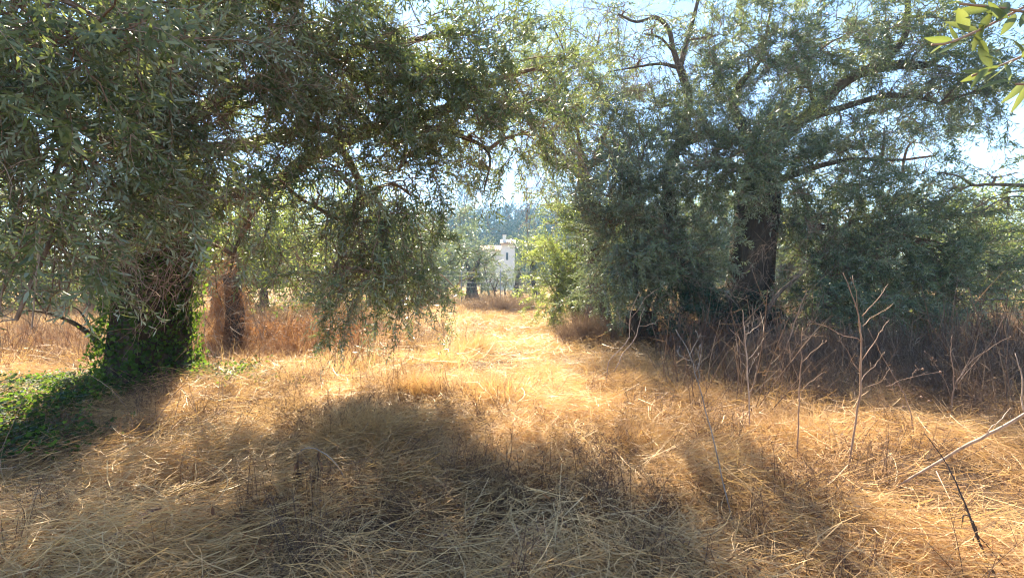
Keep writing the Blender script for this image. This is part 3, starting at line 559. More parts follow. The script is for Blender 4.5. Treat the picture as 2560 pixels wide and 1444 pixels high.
# ------------------------------------------------------------------ olive trees in the background
def far_tree(px, d, h, w, label, seed, leaf='olive_grey', trunk_r=.22, lean=0., clear=.3, n=70, sc=2.0, group='olives beyond the clearing', name='olive_tree', flat=1.):
    base = ground(px, d); T = Thing(name, base, label, 'tree', group); reseed(seed)
    top = base + np.array([lean, 0, h * clear + .4]); tr = np.array([[*(base - [0, 0, .1]), trunk_r * 1.3], [*(base * .55 + top * .45 + [lean * .12 + U(-.1, .1), 0, 0]), trunk_r], [*top, trunk_r * .75]])
    s = spline(tr, 18); T.part('trunk', gnarl(s[:, :3], s[:, 3], 12, .12, .35, seed), M['bark']); limbs = [s[10:, :3]]
    for k in range(4):
        a = 1.57 * k + U(0, 1.2); e = top + np.array([math.cos(a) * w * .3, math.sin(a) * w * .3, h * (1 - clear) * U(.3, .55)])
        q = spline(np.array([top, (top + e) / 2 + [0, 0, .2], e]), 10); T.part('limb', gnarl(q, np.linspace(trunk_r * .5, trunk_r * .15, 10), 7, .1, 0, seed + k), M['bark']); limbs.append(q)
    c0 = base[2] + h * (clear + 1) / 2 + .2; g = Geo(); pos = []; dr = []
    for k in range(9):
        a = U(0, 6.28); c = np.array([base[0] + lean + math.cos(a) * w * .27 * U(.3, 1), base[1] + math.sin(a) * w * .27, c0 + U(-.33, .33) * h * (1 - clear)]); r = np.array([w * .26, w * .26, h * (1 - clear) * .26 * flat])
        al = np.vstack(limbs); b = al[np.argmin(np.linalg.norm(al - c, axis=1))]; q = spline(np.array([b, (b + c) / 2 + rng.normal(0, .1, 3), c]), 6); v, f = tube(q, np.linspace(.05, .02, 6), 4, False); g.add(v, f)
        m = n // 9; u = unit(rng.normal(0, 1, (m, 3))) * rng.random((m, 1)) ** .4; pos.append(c + u * r); dr.append(unit(u + rng.normal(0, .5, (m, 3)) + [0, 0, .15]))
    T.part('twigs', g, M['twig'], kind='stuff'); pos = np.vstack(pos); dr = np.vstack(dr)
    scatter('crown', FULL, [M[leaf], M['twig']], pos - T.loc, eulers(frames(dr)), U(.8, 1.2, len(pos)) * sc, parent=T.o); return T
far_tree(1112, 42, 7.6, 5.6, 'large hazy grey olive left of the white house, dense crown to the ground', 201, 'olive_grey', n=150, sc=2.2, clear=.1, group=None)
far_tree(1180, 36, 4.4, 2.3, 'small pollarded olive with stout stump trunk behind the wire fence', 202, 'olive_grey', .40, 0, .34, n=54, sc=1.4, group=None)
far_tree(1068, 34, 5.0, 3.6, 'pale mint olive peeping past the weeping canopy by the fence', 203, 'olive_grey', n=90, sc=1.8, clear=.15, group=None)
far_tree(1346, 35.5, 6.0, 2.5, 'olive with bare leaning trunk in front of the white house', 204, 'olive_grey', .26, -.45, .40, n=110, sc=1.15, group=None)
far_tree(1276, 37, 2.7, 1.0, 'small olive whose trunk leans right across the foot of the house wall', 205, 'olive_grey', .2, .6, .6, n=18, sc=.9, group=None)
far_tree(1236, 38, 2.0, 1.3, 'low grey olive shrub at the fence left of the house corner', 206, 'olive_grey', .1, 0, .1, n=24, sc=1.2, group=None, name='olive_shrub')
far_tree(1262, 40, 2.4, 1.2, 'thin olive shrub in front of the tall house wall', 210, 'olive_grey', .08, 0, .1, n=18, sc=1.1, group=None, name='olive_shrub')
far_tree(1300, 36, 1.5, 2.0, 'low round olive shrub at the foot of the leaning trunks', 207, 'olive_grey', .1, 0, .05, n=30, sc=1.2, group=None, name='olive_shrub')
far_tree(1220, 42, 4.3, 2.0, 'brownish green olive shrub against the low wing of the house', 208, 'olive', .1, 0, .1, n=44, sc=1.3, group=None, name='olive_shrub')
far_tree(1204, 47, 4.6, 2.0, 'round grey olive shrub screening the left end of the low wing', 209, 'olive_grey', .1, 0, .08, n=50, sc=1.5, group=None, name='olive_shrub')
BG = [(-120, 21, 5.5, 6), (60, 25, 6, 6), (230, 22, 5, 5), (400, 27, 6.5, 6.5), (540, 19, 4.4, 4.6), (660, 25, 6, 6), (800, 21, 5.2, 5.5), (930, 29, 6.4, 6), (1000, 31, 5.4, 4.4), (1560, 27, 7, 6), (1720, 24, 6, 6), (1900, 28, 6.5, 7), (2090, 24, 5, 6), (2290, 28, 5.6, 7), (2470, 20, 4.6, 5), (2640, 24, 5.4, 6)]
BGL = ['farthest left sunlit olive, cut by the left edge', 'sunlit olive showing left of the low side branch', 'pale olive glimpsed just left of the ivied trunk', 'tall background olive hidden behind the ivied trunk', 'yellow green olive right behind the reddish dead tree', 'bright olive between dead tree and hanging curtain of leaves',
       'round backlit olive behind the left half of the leaf curtain', 'tall backlit olive behind the right half of the leaf curtain', 'low backlit olive just left of the fence and house view', 'tall olive filling the gap behind the silver green bush', 'olive seen between the two dark leaning trunks', 'olive glimpsed in the sky gap right of the main dark trunk',
       'grey olive behind the middle of the dark right canopy', 'grey olive behind the right end of the dark canopy', 'light yellow green olive at the right edge beyond the pipe', 'outermost olive cut by the right edge']
for i, (px, d, h, w) in enumerate(BG):
    far_tree(px, d, h, w, BGL[i], 220 + i, 'olive_warm' if px < 900 or px > 2400 else 'olive_grey', n=130, sc=1.9, clear=.12)

# ------------------------------------------------------------------ house, fence, hill
def house():
    d = 60.; x = lambda px: (px - 1280) / F * d; z = lambda py: P(1280, py, d)[2]; g0 = float(gz(0, d)) - .2
    T = Thing('house', (x(1262), d, g0), 'white two storey house with chimney and tiled roofs beyond the fence', 'house')
    T.part('wall', box((x(1253), d, g0), (x(1287), d + 6, z(606))), M['plaster'], False); T.part('wall', box((x(1200), d + .6, g0), (x(1252.8), d + 6, z(622))), M['plaster'], False)
    # gable roof over the tall block, eaves falling to the front
    def roof(x0, x1, y0, y1, ze, zr):
        ym = (y0 + y1) / 2; g = Geo(); rows = 10
        for s0, s1 in ((y0, ym), (y1, ym)):
            v = np.array([[x0, s0, ze], [x1, s0, ze], [x1, s1, zr], [x0, s1, zr], [x0, s0, ze - .12], [x1, s0, ze - .12], [x1, s1, zr - .12], [x0, s1, zr - .12]])
            q = [(0, 1, 2, 3), (4, 7, 6, 5), (0, 4, 5, 1), (1, 5, 6, 2), (0, 3, 7, 4)]; g.add(v, [t for a, b, c, e in q for t in ((a, b, c), (a, c, e))])
        r = T.part('roof', g, M['roof'], False); gg = Geo(); n = int((x1 - x0) / .26)
        for k in range(n):
            xx = x0 + .13 + k * .26; v, f = tube(np.array([[xx, y0 - .01, ze + .01], [xx, ym, zr + .01]]), .055, 6); gg.add(v, f)
        T.part('roof_tile', gg, M['roof'], True, r, kind='stuff'); return r
    roof(x(1250), x(1290), d - .5, d + 6.5, z(608), z(594)); r2 = roof(x(1197), x(1252), d + .2, d + 6.4, z(624), z(609))
    T.part('chimney', box((x(1256.5), d + .2, z(640)), (x(1265.5), d + .85, z(586))), M['plaster'], False); T.part('chimney_cap', box((x(1255.5), d + .12, z(586)), (x(1266.5), d + .93, z(582))), M['dark'], False)
    fr = T.part('window', box((x(1265), d - .06, z(650)), (x(1270.5), d - .002, z(631))), M['shutter'], False); T.part('pane', box((x(1266), d - .075, z(649)), (x(1269.5), d - .055, z(632))), M['dark'], False, fr)
    T.part('window', box((x(1222), d + .54, z(660)), (x(1230), d + .598, z(640))), M['shutter'], False)
house()
def fence():
    T = Thing('wire_fence', ground(1220, 32.5), 'thin galvanised post and rail fence across the end of the track', 'fence')
    y = lambda px: 32.5; zt = lambda py: P(1280, py, 32.5)[2]
    for px in (961, 1058, 1154, 1251, 1344, 1440):
        p = ground(px, 32.5); v, f = tube(np.array([[p[0], 32.5, p[2] - .1], [p[0], 32.5, zt(675)]]), .035, 8); T.part('post', (v, f), M['metal'])
    for py in (679, 706):
        v, f = tube(np.array([[P(940, py, 32.5)[0], 32.44, zt(py)], [P(1460, py, 32.5)[0], 32.44, zt(py)]]), .014, 6); T.part('rail', (v, f), M['metal'])
    for py in (690, 718):
        v, f = tube(np.array([[P(940, py, 32.5)[0], 32.45, zt(py)], [P(1460, py, 32.5)[0], 32.45, zt(py)]]), .006, 4); T.part('wire', (v, f), M['metal'])
fence()
def woodland():
    reseed(301); n = 800; x = U(-75, 75, n); y = U(88, 185, n); z = gz(x, y); pos = []; dr = []
    for i in range(n):
        h = U(4, 8); k = 9; u = unit(rng.normal(0, 1, (k, 3))); pos.append(np.array([x[i], y[i], z[i] + h * .5]) + u * [2.2, 2.2, h * .45]); dr.append(unit(u + [0, 0, .3]))
    pos = np.vstack(pos); dr = np.vstack(dr); o = scatter('hillside_woodland', FULL, [M['wood'], M['twig']], pos, eulers(frames(dr)), U(4., 6., len(pos)))
    tag(o, 'distant blue wooded hillside behind the house', 'woodland', kind='stuff')
    c = ground(1161, 130); T = Thing('cypress_tree', c, 'tall narrow hazy tree standing above the far hilltop', 'tree'); hh = P(1161, 468, 130)[2] - c[2]
    v, f = tube(np.array([c, c + [0, 0, hh]]), np.array([.35, .05]), 8); T.part('trunk', (v, f), M['bark']); k = 130; t = rng.random(k); a = U(0, 6.28, k); rr = 2.4 * np.sin(np.clip(t * .9 + .12, 0, 1) * np.pi) ** .6 * U(.5, 1, k)
    pos = c + np.stack([np.cos(a) * rr, np.sin(a) * rr, t * hh], 1); d = unit(np.stack([np.cos(a) * .4, np.sin(a) * .4, np.ones(k)], 1)); scatter('crown', FULL, [M['wood'], M['twig']], pos - c, eulers(frames(d)), U(2, 3, k), parent=T.o)
woodland()
def haze():
    v, t = box((-190, -20, -1.6), (190, 240, 46)); o = link('haze', to_mesh('haze', (v, t, np.full(len(v), .5), np.zeros(len(t), int)), [], False)); tag(o, 'thin blue afternoon haze filling the air', 'haze', kind='stuff')
    m, N, L = mat('haze_air'); p = N.new('ShaderNodeVolumePrincipled'); p.inputs['Color'].default_value = (.36, .65, 1, 1); p.inputs['Density'].default_value = .0009; p.inputs['Anisotropy'].default_value = .2
    out = N.new('ShaderNodeOutputMaterial'); L.new(p.outputs[0], out.inputs['Volume']); o.data.materials.append(m)
haze()

# ------------------------------------------------------------------ ground cover
def straw_mat(n, rad, lmin, lmax, wmin, wmax, pitch=(-.12, .35), z=.1, m=4, align=0.):
    g = Geo(); r = rad * np.sqrt(rng.random(n)); a = U(0, 6.283, n); c = np.stack([r * np.cos(a), r * np.sin(a), z * rng.random(n) ** 1.5], 1)
    yaw = np.where(rng.random(n) < align, rng.normal(0, .5, n), U(0, 6.283, n)); pt = U(*pitch, n); ln = U(lmin, lmax, n)
    d = np.stack([np.cos(yaw) * np.cos(pt), np.sin(yaw) * np.cos(pt), np.sin(pt)], 1); t = np.linspace(-.5, .5, m)[None, :, None]
    bend = rng.normal(0, .34, (n, 1, 3)) * [1, 1, .5]; path = c[:, None] + d[:, None] * ln[:, None, None] * t + bend * ln[:, None, None] * (t ** 2 * 2)
    path[..., 2] = np.maximum(path[..., 2], -.02); side = unit(np.cross(d, unit(np.array([0, 0, 1.]) + rng.normal(0, .7, (n, 3)))))
    v, f = ribbons(path, U(wmin, wmax, n), side); g.add(v, f, np.repeat(np.clip(rng.normal(.5, .25, n), 0, 1), m * 2)); return g.arr()
def tuft(n, rad, h0, h1, w0, w1, splay=.5, m=5, arch=.6):
    g = Geo(); r = rad * np.sqrt(rng.random(n)); a = U(0, 6.283, n); c = np.stack([r * np.cos(a), r * np.sin(a), np.zeros(n) - .02], 1)
    yaw = a + rng.normal(0, .8, n); lean = np.abs(rng.normal(0, splay, n)); h = U(h0, h1, n); t = np.linspace(0, 1, m)[None, :, None]
    hd = np.stack([np.cos(yaw), np.sin(yaw), np.zeros(n)], 1)[:, None]; up = np.array([0, 0, 1.]); ar = U(0, arch, n)[:, None, None]; hh = h[:, None, None]
    path = c[:, None] + up * hh * (t - .45 * ar * t ** 2.5) + hd * hh * (np.sin(lean)[:, None, None] * t + ar * t ** 2 * .8)
    side = unit(np.stack([-np.sin(yaw), np.cos(yaw), rng.normal(0, .3, n)], 1) + rng.normal(0, .4, (n, 3))); v, f = ribbons(path, U(w0, w1, n), side); g.add(v, f, np.repeat(np.clip(rng.normal(.55, .22, n), 0, 1), m * 2)); return g.arr()
def weed(n_st, h, spread, leaf_n, leaf_l=.03, fine=10, bw=.0034):
    """dead, twiggy weed with shrivelled leaves"""
    g = Geo()
    for _ in range(n_st):
        yaw = U(0, 6.283); ln = h * U(.55, 1.1); le = abs(rng.normal(0, spread)); t = np.linspace(0, 1, 6)[:, None]; b = np.array([U(-.12, .12), U(-.12, .12), -.02])
        p = b + np.array([math.cos(yaw) * math.sin(le), math.sin(yaw) * math.sin(le), math.cos(le)]) * ln * t + rng.normal(0, .05, (1, 3)) * ln * t ** 2 * 3; v, f = tube(p, np.linspace(bw * 1.1, bw * .45, 6), 3, False); g.add(v, f, U(.2, .9))
        for _k in range(fine):
            s = U(.2, 1); q = np.array([np.interp(s, t[:, 0], p[:, j]) for j in range(3)]); d = unit(rng.normal(0, 1, 3) + [0, 0, .4]); l2 = h * U(.12, .35); tt = np.linspace(0, 1, 4)[:, None]; pp = q + d * l2 * tt + rng.normal(0, .06, 3) * tt ** 2
            v, f = ribbons(pp[None], np.array([bw]), unit(rng.normal(0, 1, (1, 3)))); g.add(v, f, U(.2, 1)); lb = pp[rng.integers(1, 4, leaf_n)] + rng.normal(0, .01, (leaf_n, 3))
            if leaf_n:
                v, f = leaves(lb, rng.normal(0, 1, (leaf_n, 3)), rng.normal(0, 1, (leaf_n, 3)), leaf_l * U(.5, 1.3, leaf_n), leaf_l * .55 * U(.5, 1.2, leaf_n), U(-.6, .6, leaf_n)); g.add(v, f, np.repeat(rng.random(leaf_n), 6))
    return g.arr()
reseed(401)
MAT_N = [straw_mat(300, .42, .10, .46, .0018, .0050, (-.25, .5), .17, 6, al) for al in (.35, .7, .8, .6, .75)]
MAT_F = [straw_mat(110, .6, .25, .7, .006, .011, (-.1, .5), .14) for _ in range(4)]
TUFT = [tuft(90, .14, .18, .42, .0025, .005), tuft(70, .10, .15, .35, .0025, .005, .8, arch=1.), tuft(110, .2, .2, .5, .003, .006, .4), tuft(60, .12, .2, .36, .0025, .005, 1., arch=1.2)]
WEED = [weed(11, .6, .5, 1, .022, 13), weed(14, .5, .75, 1, .02, 12), weed(9, .75, .4, 1, .025, 14), weed(16, .5, .7, 0, .02, 10)]
DRYLEAF = [weed(9, .55, .5, 3), weed(12, .45, .7, 2), weed(7, .7, .4, 4, .04)]
BRUSH = [weed(6, 1.0, .38, 0, .02, 6, .0062), weed(8, .85, .5, 1, .02, 5, .0058), weed(5, 1.2, .3, 0, .02, 7, .0065)]
def litter(n):
    g = Geo(); c = np.stack([rng.normal(0, .2, n), rng.normal(0, .2, n), U(.0, .05, n)], 1); v, f = leaves(c, np.stack([rng.normal(0, 1, n), rng.normal(0, 1, n), rng.normal(0, .25, n)], 1), np.array([0, 0, 1.]) + rng.normal(0, .5, (n, 3)), U(.03, .07, n), U(.008, .018, n), U(-.5, .5, n)); g.add(v, f, np.repeat(rng.random(n), 6)); return g.arr()
LITTER = [litter(22) for _ in range(4)]
CHAFF = [straw_mat(20, .45, .15, .5, .004, .008, (-.15, .45), .2, 6) for _ in range(4)]
TRUNKS = np.array([[*ground(375, 6.7)[:2], .6], [*ground(1860, 11.6)[:2], .8], [*ground(1770, 11.9)[:2], .4]])
def spread_pts(n, x0, x1, y0, y1, dens):
    """n points kept with probability dens(x, y), inside a wedge a little wider than the view"""
    x = U(x0, x1, n); y = U(y0, y1, n); k = (np.abs(x) < 1.35 * y + 2.2) & (rng.random(n) < dens(x, y)); x, y = x[k], y[k]
    for tx, ty, tr in TRUNKS:
        m = (x - tx) ** 2 + (y - ty) ** 2 > tr ** 2; x, y = x[m], y[m]
    return x, y
def flat_rot(n, tilt=.12): return np.stack([rng.normal(0, tilt, n), rng.normal(0, tilt, n), U(0, 6.283, n)], 1)
def weedy_zone(x, y):
    """browner, weedier ground: under the right tree and in the left thicket"""
    a = smooth(1.6, 3.4, x - .12 * (y - 5)) * smooth(4.6, 6.4, y + .15 * x) * smooth(17, 13, y); b = smooth(-1.7, -2.6, x) * smooth(7.8, 8.8, y) * smooth(16, 13, y); return np.clip(a + b, 0, 1)
T0 = ground(375, 6.7)
def ivy_zone(x, y):
    dx = x - T0[0]; dy = y - T0[1]; a = 1.3 * np.exp(-((dx / .95) ** 2 + ((dy + .3) / .9) ** 2)); b = smooth(-3.7, -4.4, x + .35 * (y - 4.6)) * smooth(3.6, 4.4, y) * smooth(7.4, 6.8, y); c = .22 * np.exp(-(((x + 3.0) / .6) ** 2 + ((y - 8.0) / .5) ** 2)); return np.clip(a + b + c, 0, 1) * smooth(.3, .6, noise(x * 1.4, y * 1.4 + 20))
def tint_of(x, y): return np.clip(.02 + .80 * noise(x * .8 + 30, y * .8) + .15 * noise(x * 2.3, y * 2.3 + 40) + .38 * np.exp(-((x - .25 - .06 * (y - 4)) / .9) ** 2) * smooth(3.5, 6, y) - .18 * weedy_zone(x, y) + rng.normal(0, .08, len(x)), 0, 1)
def cover():
    reseed(402)
    x, y = spread_pts(1500, -9, 9, 1.3, 8, lambda x, y: (.38 + .62 * smooth(.3, .55, noise(x * 1.3 + 61, y * 1.3 + 7))) * (1 - .75 * ivy_zone(x, y))); z = gz(x, y)
    yaw_field = 6.28 * noise(x * .45 + 50, y * .45); r = flat_rot(len(x)); r[:, 2] = yaw_field + rng.normal(0, .32, len(x))
    o = scatter('flattened_straw', MAT_N, [M['straw']], np.stack([x, y, z + .005], 1), r, np.stack([U(.8, 1.3, len(x)), U(.8, 1.3, len(x)), U(.7, 1.5, len(x))], 1), tint=tint_of(x, y)); tag(o, 'matted dry straw lying over the near ground', 'straw')
    x, y = spread_pts(5200, -32, 32, 7.5, 34, lambda x, y: 1.0 - .55 * smooth(12, 30, y)); z = gz(x, y)
    o = scatter('dry_grass', MAT_F, [M['straw']], np.stack([x, y, z], 1), flat_rot(len(x)), U(.8, 1.3, len(x)), tint=tint_of(x, y)); tag(o, 'golden flattened grass farther along the track', 'grass')
    x, y = spread_pts(2600, -60, 60, 32, 90, lambda x, y: 1.0 + 0 * x); z = gz(x, y); o = scatter('field_grass', MAT_F, [M['straw']], np.stack([x, y, z], 1), flat_rot(len(x)), U(1.8, 2.6, len(x)), tint=tint_of(x, y)); tag(o, 'dry pale grass of the field beyond the fence', 'grass')
    off = lambda x, y: np.abs(x - .25 - .06 * (y - 4))
    x, y = spread_pts(6200, -24, 24, 2.2, 28, lambda x, y: (.10 + .90 * smooth(.45, 1.2, off(x, y))) * smooth(.28, .6, noise(x * .7 + 5, y * .7 + 8)) * (.35 + .65 * smooth(3, 6, y)) * (1 - .93 * ivy_zone(x, y))); z = gz(x, y)
    o = scatter('standing_dry_grass', TUFT, [M['straw']], np.stack([x, y, z], 1), flat_rot(len(x), .15), U(.6, 1.3, len(x)) * (.7 + .4 * smooth(3, 8, y)), tint=tint_of(x, y)); tag(o, 'short standing tufts of dry grass across the clearing', 'grass')
    x, y = spread_pts(7000, -26, 26, 4.2, 30, lambda x, y: (1 - .8 * ivy_zone(x, y)) * np.clip(.05 + .95 * weedy_zone(x, y) + .22 * smooth(1.2, 3, off(x, y)) * smooth(9, 12, y), 0, 1) * smooth(.2, .5, noise(x * .6 + 15, y * .6 + 2))); z = gz(x, y)
    o = scatter('dead_undergrowth', WEED, [M['weed']], np.stack([x, y, z], 1), flat_rot(len(x), .25), U(.6, 1.25, len(x)), tint=np.clip(.2 + .6 * noise(x * .5 + 3, y * .5 + 7) + rng.normal(0, .12, len(x)), 0, 1)); tag(o, 'brown dead weeds and brambles massed below the trees', 'undergrowth')
    x, y = spread_pts(1100, 1.2, 15, 4.6, 13, lambda x, y: smooth(1.5, 3.0, x - .12 * (y - 5)) * smooth(.25, .55, noise(x * .8 + 33, y * .8 + 12))); z = gz(x, y)
    o = scatter('tall_dead_undergrowth', BRUSH, [M['weed']], np.stack([x, y, z], 1), flat_rot(len(x), .2), U(.6, 1.2, len(x)), tint=np.where(rng.random(len(x)) < .3, U(.8, 1.2, len(x)), U(0, .6, len(x)))); tag(o, 'tall tangled grey brown brush in the shade at right', 'undergrowth')
    x, y = spread_pts(900, -9, 9, 1.5, 9, lambda x, y: .25 + .75 * smooth(.4, .7, noise(x * .9 + 22, y * .9))); z = gz(x, y); o = scatter('fallen_leaves', LITTER, [M['dead_leaf']], np.stack([x, y, z + .07], 1), flat_rot(len(x), .2), U(.7, 1.2, len(x))); tag(o, 'fallen brown leaves lodged in the straw', 'leaf litter')
    x, y = spread_pts(420, -8, 8, 1.5, 8, lambda x, y: .9 + 0 * x); z = gz(x, y); r = flat_rot(len(x)); r[:, 2] = 6.28 * noise(x * .45 + 50, y * .45) + rng.normal(0, .5, len(x)); o = scatter('broad_dry_blades', CHAFF, [M['straw']], np.stack([x, y, z + .03], 1), r, U(.7, 1.1, len(x)), tint=U(.5, 1, len(x))); tag(o, 'pale broad dry grass blades strewn over the straw', 'straw')
    x, y = spread_pts(700, -11, -1.6, 7.4, 14, lambda x, y: smooth(-1.8, -2.6, x + .12 * (y - 8)) * smooth(.2, .5, noise(x * .8 + 43, y * .8 + 2))); z = gz(x, y)
    o = scatter('rusty_undergrowth', BRUSH, [M['rust']], np.stack([x, y, z], 1), flat_rot(len(x), .25), U(.5, .9, len(x)), tint=np.clip(.5 + rng.normal(0, .25, len(x)), 0, 1)); tag(o, 'rust brown dry brush behind the ivied trunk', 'undergrowth')
    # sparse dark weed litter in the foreground shade
    x, y = spread_pts(2300, -6, 6, 1.6, 7, lambda x, y: np.clip(.15 + .6 * smooth(.45, .7, noise(x * 1.1 + 2, y * 1.1 + 9)) + .9 * np.exp(-(((x + .35) / .9) ** 2 + ((y - 3.0) / .7) ** 2)), 0, 1)); z = gz(x, y); r = flat_rot(len(x), .9)
    o = scatter('weed_litter', WEED, [M['weed']], np.stack([x, y, z + .03], 1), r, U(.35, .8, len(x)), tint=U(0, .4, len(x))); tag(o, 'small broken brown weed stems lying in the straw', 'litter')
    # ivy on the ground by the left trunk
    x, y = spread_pts(8500, -9.5, -2, 3.2, 9.5, ivy_zone); z = gz(x, y); o = scatter('ivy_ground_cover', IVY, [M['ivy']], np.stack([x, y, z + U(.06, .24, len(x))], 1), flat_rot(len(x), .3), U(.6, 1.1, len(x))); tag(o, 'green ivy creeping over the ground round the thick trunk', 'ivy')
cover()

# ------------------------------------------------------------------ stalks, canes and dead plants
def stalk(name, label, cat, m, main, branches, group=None, tips=None, n=18):
    """main: rows (px, py, d, r); the first row is put on the ground"""
    b = P(*main[0][:3]); b[2] = min(b[2], float(gz(b[0], b[1])) + .06); T = Thing(name, b, label, cat, group)
    rs = np.random.default_rng(len(label) * 7 + 1); p, r = limb_pts(main, n); r = r * .62 * (1 + .14 * np.abs(np.sin(np.arange(n) * 1.9))); p[1:] += rs.normal(0, .0035, (n - 1, 3)) * (1 if name == 'dry_stalk' else .5); T.part('stem', gnarl(p, r, 7, .06, 0, len(label)), M[m])
    for i, s in enumerate(branches):
        q, r = limb_pts(s, 10); r = r * .5; dd = main[0][2]; q[1:] += np.cumsum(rs.normal(0, .0016 * dd, (9, 3)), 0); T.part('branch', gnarl(q, r, 6, .06, 0, i), M[m])
        if name == 'dry_stalk':
            for _ in range(3):
                k0 = rs.integers(3, 9); e = unit(unit(q[k0] - q[k0 - 2]) + rs.normal(0, .6, 3)); ln = rs.uniform(.02, .07); t_ = np.linspace(0, 1, 5)[:, None]; w = q[k0] + e * ln * t_ + rs.normal(0, .15, 3) * ln * t_ ** 2; T.part('twiglet', tube(w, np.linspace(r[k0] * .6, .0009, 5), 4), M[m])
        if tips:
            c = q[-1]; g = Geo(); tt = np.linspace(-1, 1, 6); v, f = tube(c + np.outer(tt, unit(q[-1] - q[-3])) * tips, tips * np.sqrt(np.maximum(1 - tt ** 2, .02)), 6); T.part('seed_head', (v, f), M[m])
    return T
def br(d, *rows): return [(a, b, d + e, r) for a, b, e, r in rows]
GS = 'tall bare dead stalks standing in the grass'
stalk('dry_stalk', 'grey thin bare stalk nearest the middle, leaning left with twigs only at its top', 'stalk', 'grey_twig', [(1848, 1372, 2.85, .0065), (1805, 1190, 2.87, .006), (1760, 1010, 2.9, .005), (1725, 890, 2.92, .004), (1690, 822, 2.95, .002)],
      [br(2.9, (1745, 955, 0, .004), (1752, 900, 0, .003), (1753, 862, 0, .0015)), br(2.9, (1722, 890, 0, .003), (1740, 845, 0, .003), (1742, 825, 0, .0015)), br(2.9, (1730, 905, 0, .003), (1706, 895, 0, .002), (1694, 876, 0, .0015)), br(2.9, (1738, 930, 0, .003), (1752, 890, .1, .0025), (1752, 860, .1, .0015))], GS)
stalk('dry_stalk', 'pale straight stalk with pronged top before the dark trunk', 'stalk', 'stalk_pale', [(1876, 1135, 4.4, .010), (1872, 1010, 4.4, .010), (1866, 900, 4.4, .009), (1860, 820, 4.4, .007), (1857, 775, 4.4, .003)],
      [br(4.4, (1862, 865, 0, .006), (1842, 840, 0, .005), (1830, 818, 0, .003)), br(4.4, (1865, 890, 0, .005), (1840, 870, 0, .004), (1832, 840, 0, .002)), br(4.4, (1863, 835, 0, .005), (1885, 815, 0, .004), (1897, 790, 0, .003)), br(4.4, (1867, 900, 0, .005), (1885, 875, 0, .004), (1895, 845, 0, .002)), br(4.4, (1872, 985, 0, .005), (1885, 960, 0, .004), (1892, 915, 0, .002)), br(4.4, (1868, 945, 0, .005), (1890, 910, 0, .003), (1912, 880, 0, .002)), br(4.4, (1864, 850, 0, .004), (1868, 820, 0, .003), (1872, 792, 0, .002))], GS)
stalk('dry_stalk', 'thin tan stalk standing between the pale pronged one and the tallest', 'stalk', 'stalk', [(1993, 1218, 3.65, .008), (1994, 1110, 3.65, .008), (1999, 990, 3.65, .007), (2003, 900, 3.65, .005), (2005, 820, 3.65, .002)],
      [br(3.65, (2002, 980, 0, .004), (2035, 950, 0, .003), (2068, 925, 0, .002)), br(3.65, (2001, 955, 0, .004), (1985, 920, 0, .003), (1978, 880, 0, .0015)), br(3.65, (2004, 905, 0, .004), (2035, 868, 0, .003), (2062, 850, 0, .002)), br(3.65, (2002, 900, 0, .003), (1975, 880, 0, .002), (1958, 868, 0, .0015)), br(3.65, (2004, 850, 0, .003), (2025, 838, 0, .002), (2044, 824, 0, .0015)), br(3.65, (2003, 868, 0, .003), (1992, 840, 0, .002), (1988, 815, 0, .0015))], GS)
stalk('dry_stalk', 'tallest reddish stalk with long opposite twigs at the right', 'stalk', 'stalk', [(2115, 1245, 3.5, .011), (2128, 1120, 3.5, .011), (2148, 990, 3.5, .010), (2153, 870, 3.5, .009), (2140, 770, 3.5, .006), (2108, 680, 3.5, .003)],
      [br(3.5, (2155, 900, 0, .006), (2200, 840, 0, .005), (2225, 805, 0, .003)), br(3.5, (2157, 815, 0, .006), (2200, 780, 0, .005), (2232, 756, 0, .003)), br(3.5, (2154, 855, 0, .006), (2090, 830, 0, .005), (2030, 806, 0, .003)), br(3.5, (2155, 790, 0, .006), (2180, 750, 0, .005), (2202, 712, 0, .003)), br(3.5, (2158, 850, 0, .005), (2140, 790, 0, .004), (2132, 690, 0, .002)), br(3.5, (2147, 960, 0, .005), (2180, 920, .05, .004), (2205, 880, .05, .002)), br(3.5, (2150, 930, 0, .005), (2110, 880, -.05, .003), (2085, 835, -.05, .002)), br(3.5, (2160, 970, 0, .004), (2200, 955, -.1, .003), (2225, 925, -.1, .002))], GS)
stalk('dry_stalk', 'rust coloured slanting stalk in front of the olive thicket', 'stalk', 'stalk', [(1938, 960, 6.6, .012), (1962, 880, 6.6, .012), (1992, 790, 6.6, .010), (2018, 725, 6.6, .005)], [br(6.6, (1985, 810, 0, .008), (2005, 770, 0, .006), (2022, 752, 0, .003)), br(6.6, (2018, 760, 0, .006), (1990, 735, 0, .004), (1975, 722, 0, .003))], GS)
stalk('dry_stalk', 'branchy stalk with forked pale tips at far right in brown shade', 'stalk', 'stalk', [(2378, 1085, 5.0, .010), (2382, 990, 5.0, .010), (2384, 950, 5.0, .008), (2378, 890, 5.0, .006), (2380, 838, 5.0, .003)],
      [br(5., (2386, 965, 0, .007), (2440, 900, 0, .006), (2530, 848, 0, .004)), br(5., (2388, 955, 0, .006), (2420, 910, .1, .005), (2435, 875, .1, .003)), br(5., (2395, 960, 0, .005), (2440, 900, .2, .004), (2480, 860, .2, .003), (2520, 800, .2, .002)), br(5., (2386, 1010, 0, .005), (2340, 910, 0, .004), (2308, 880, 0, .003)), br(5., (2345, 915, 0, .004), (2332, 900, 0, .003), (2329, 888, 0, .002))], GS, .008)
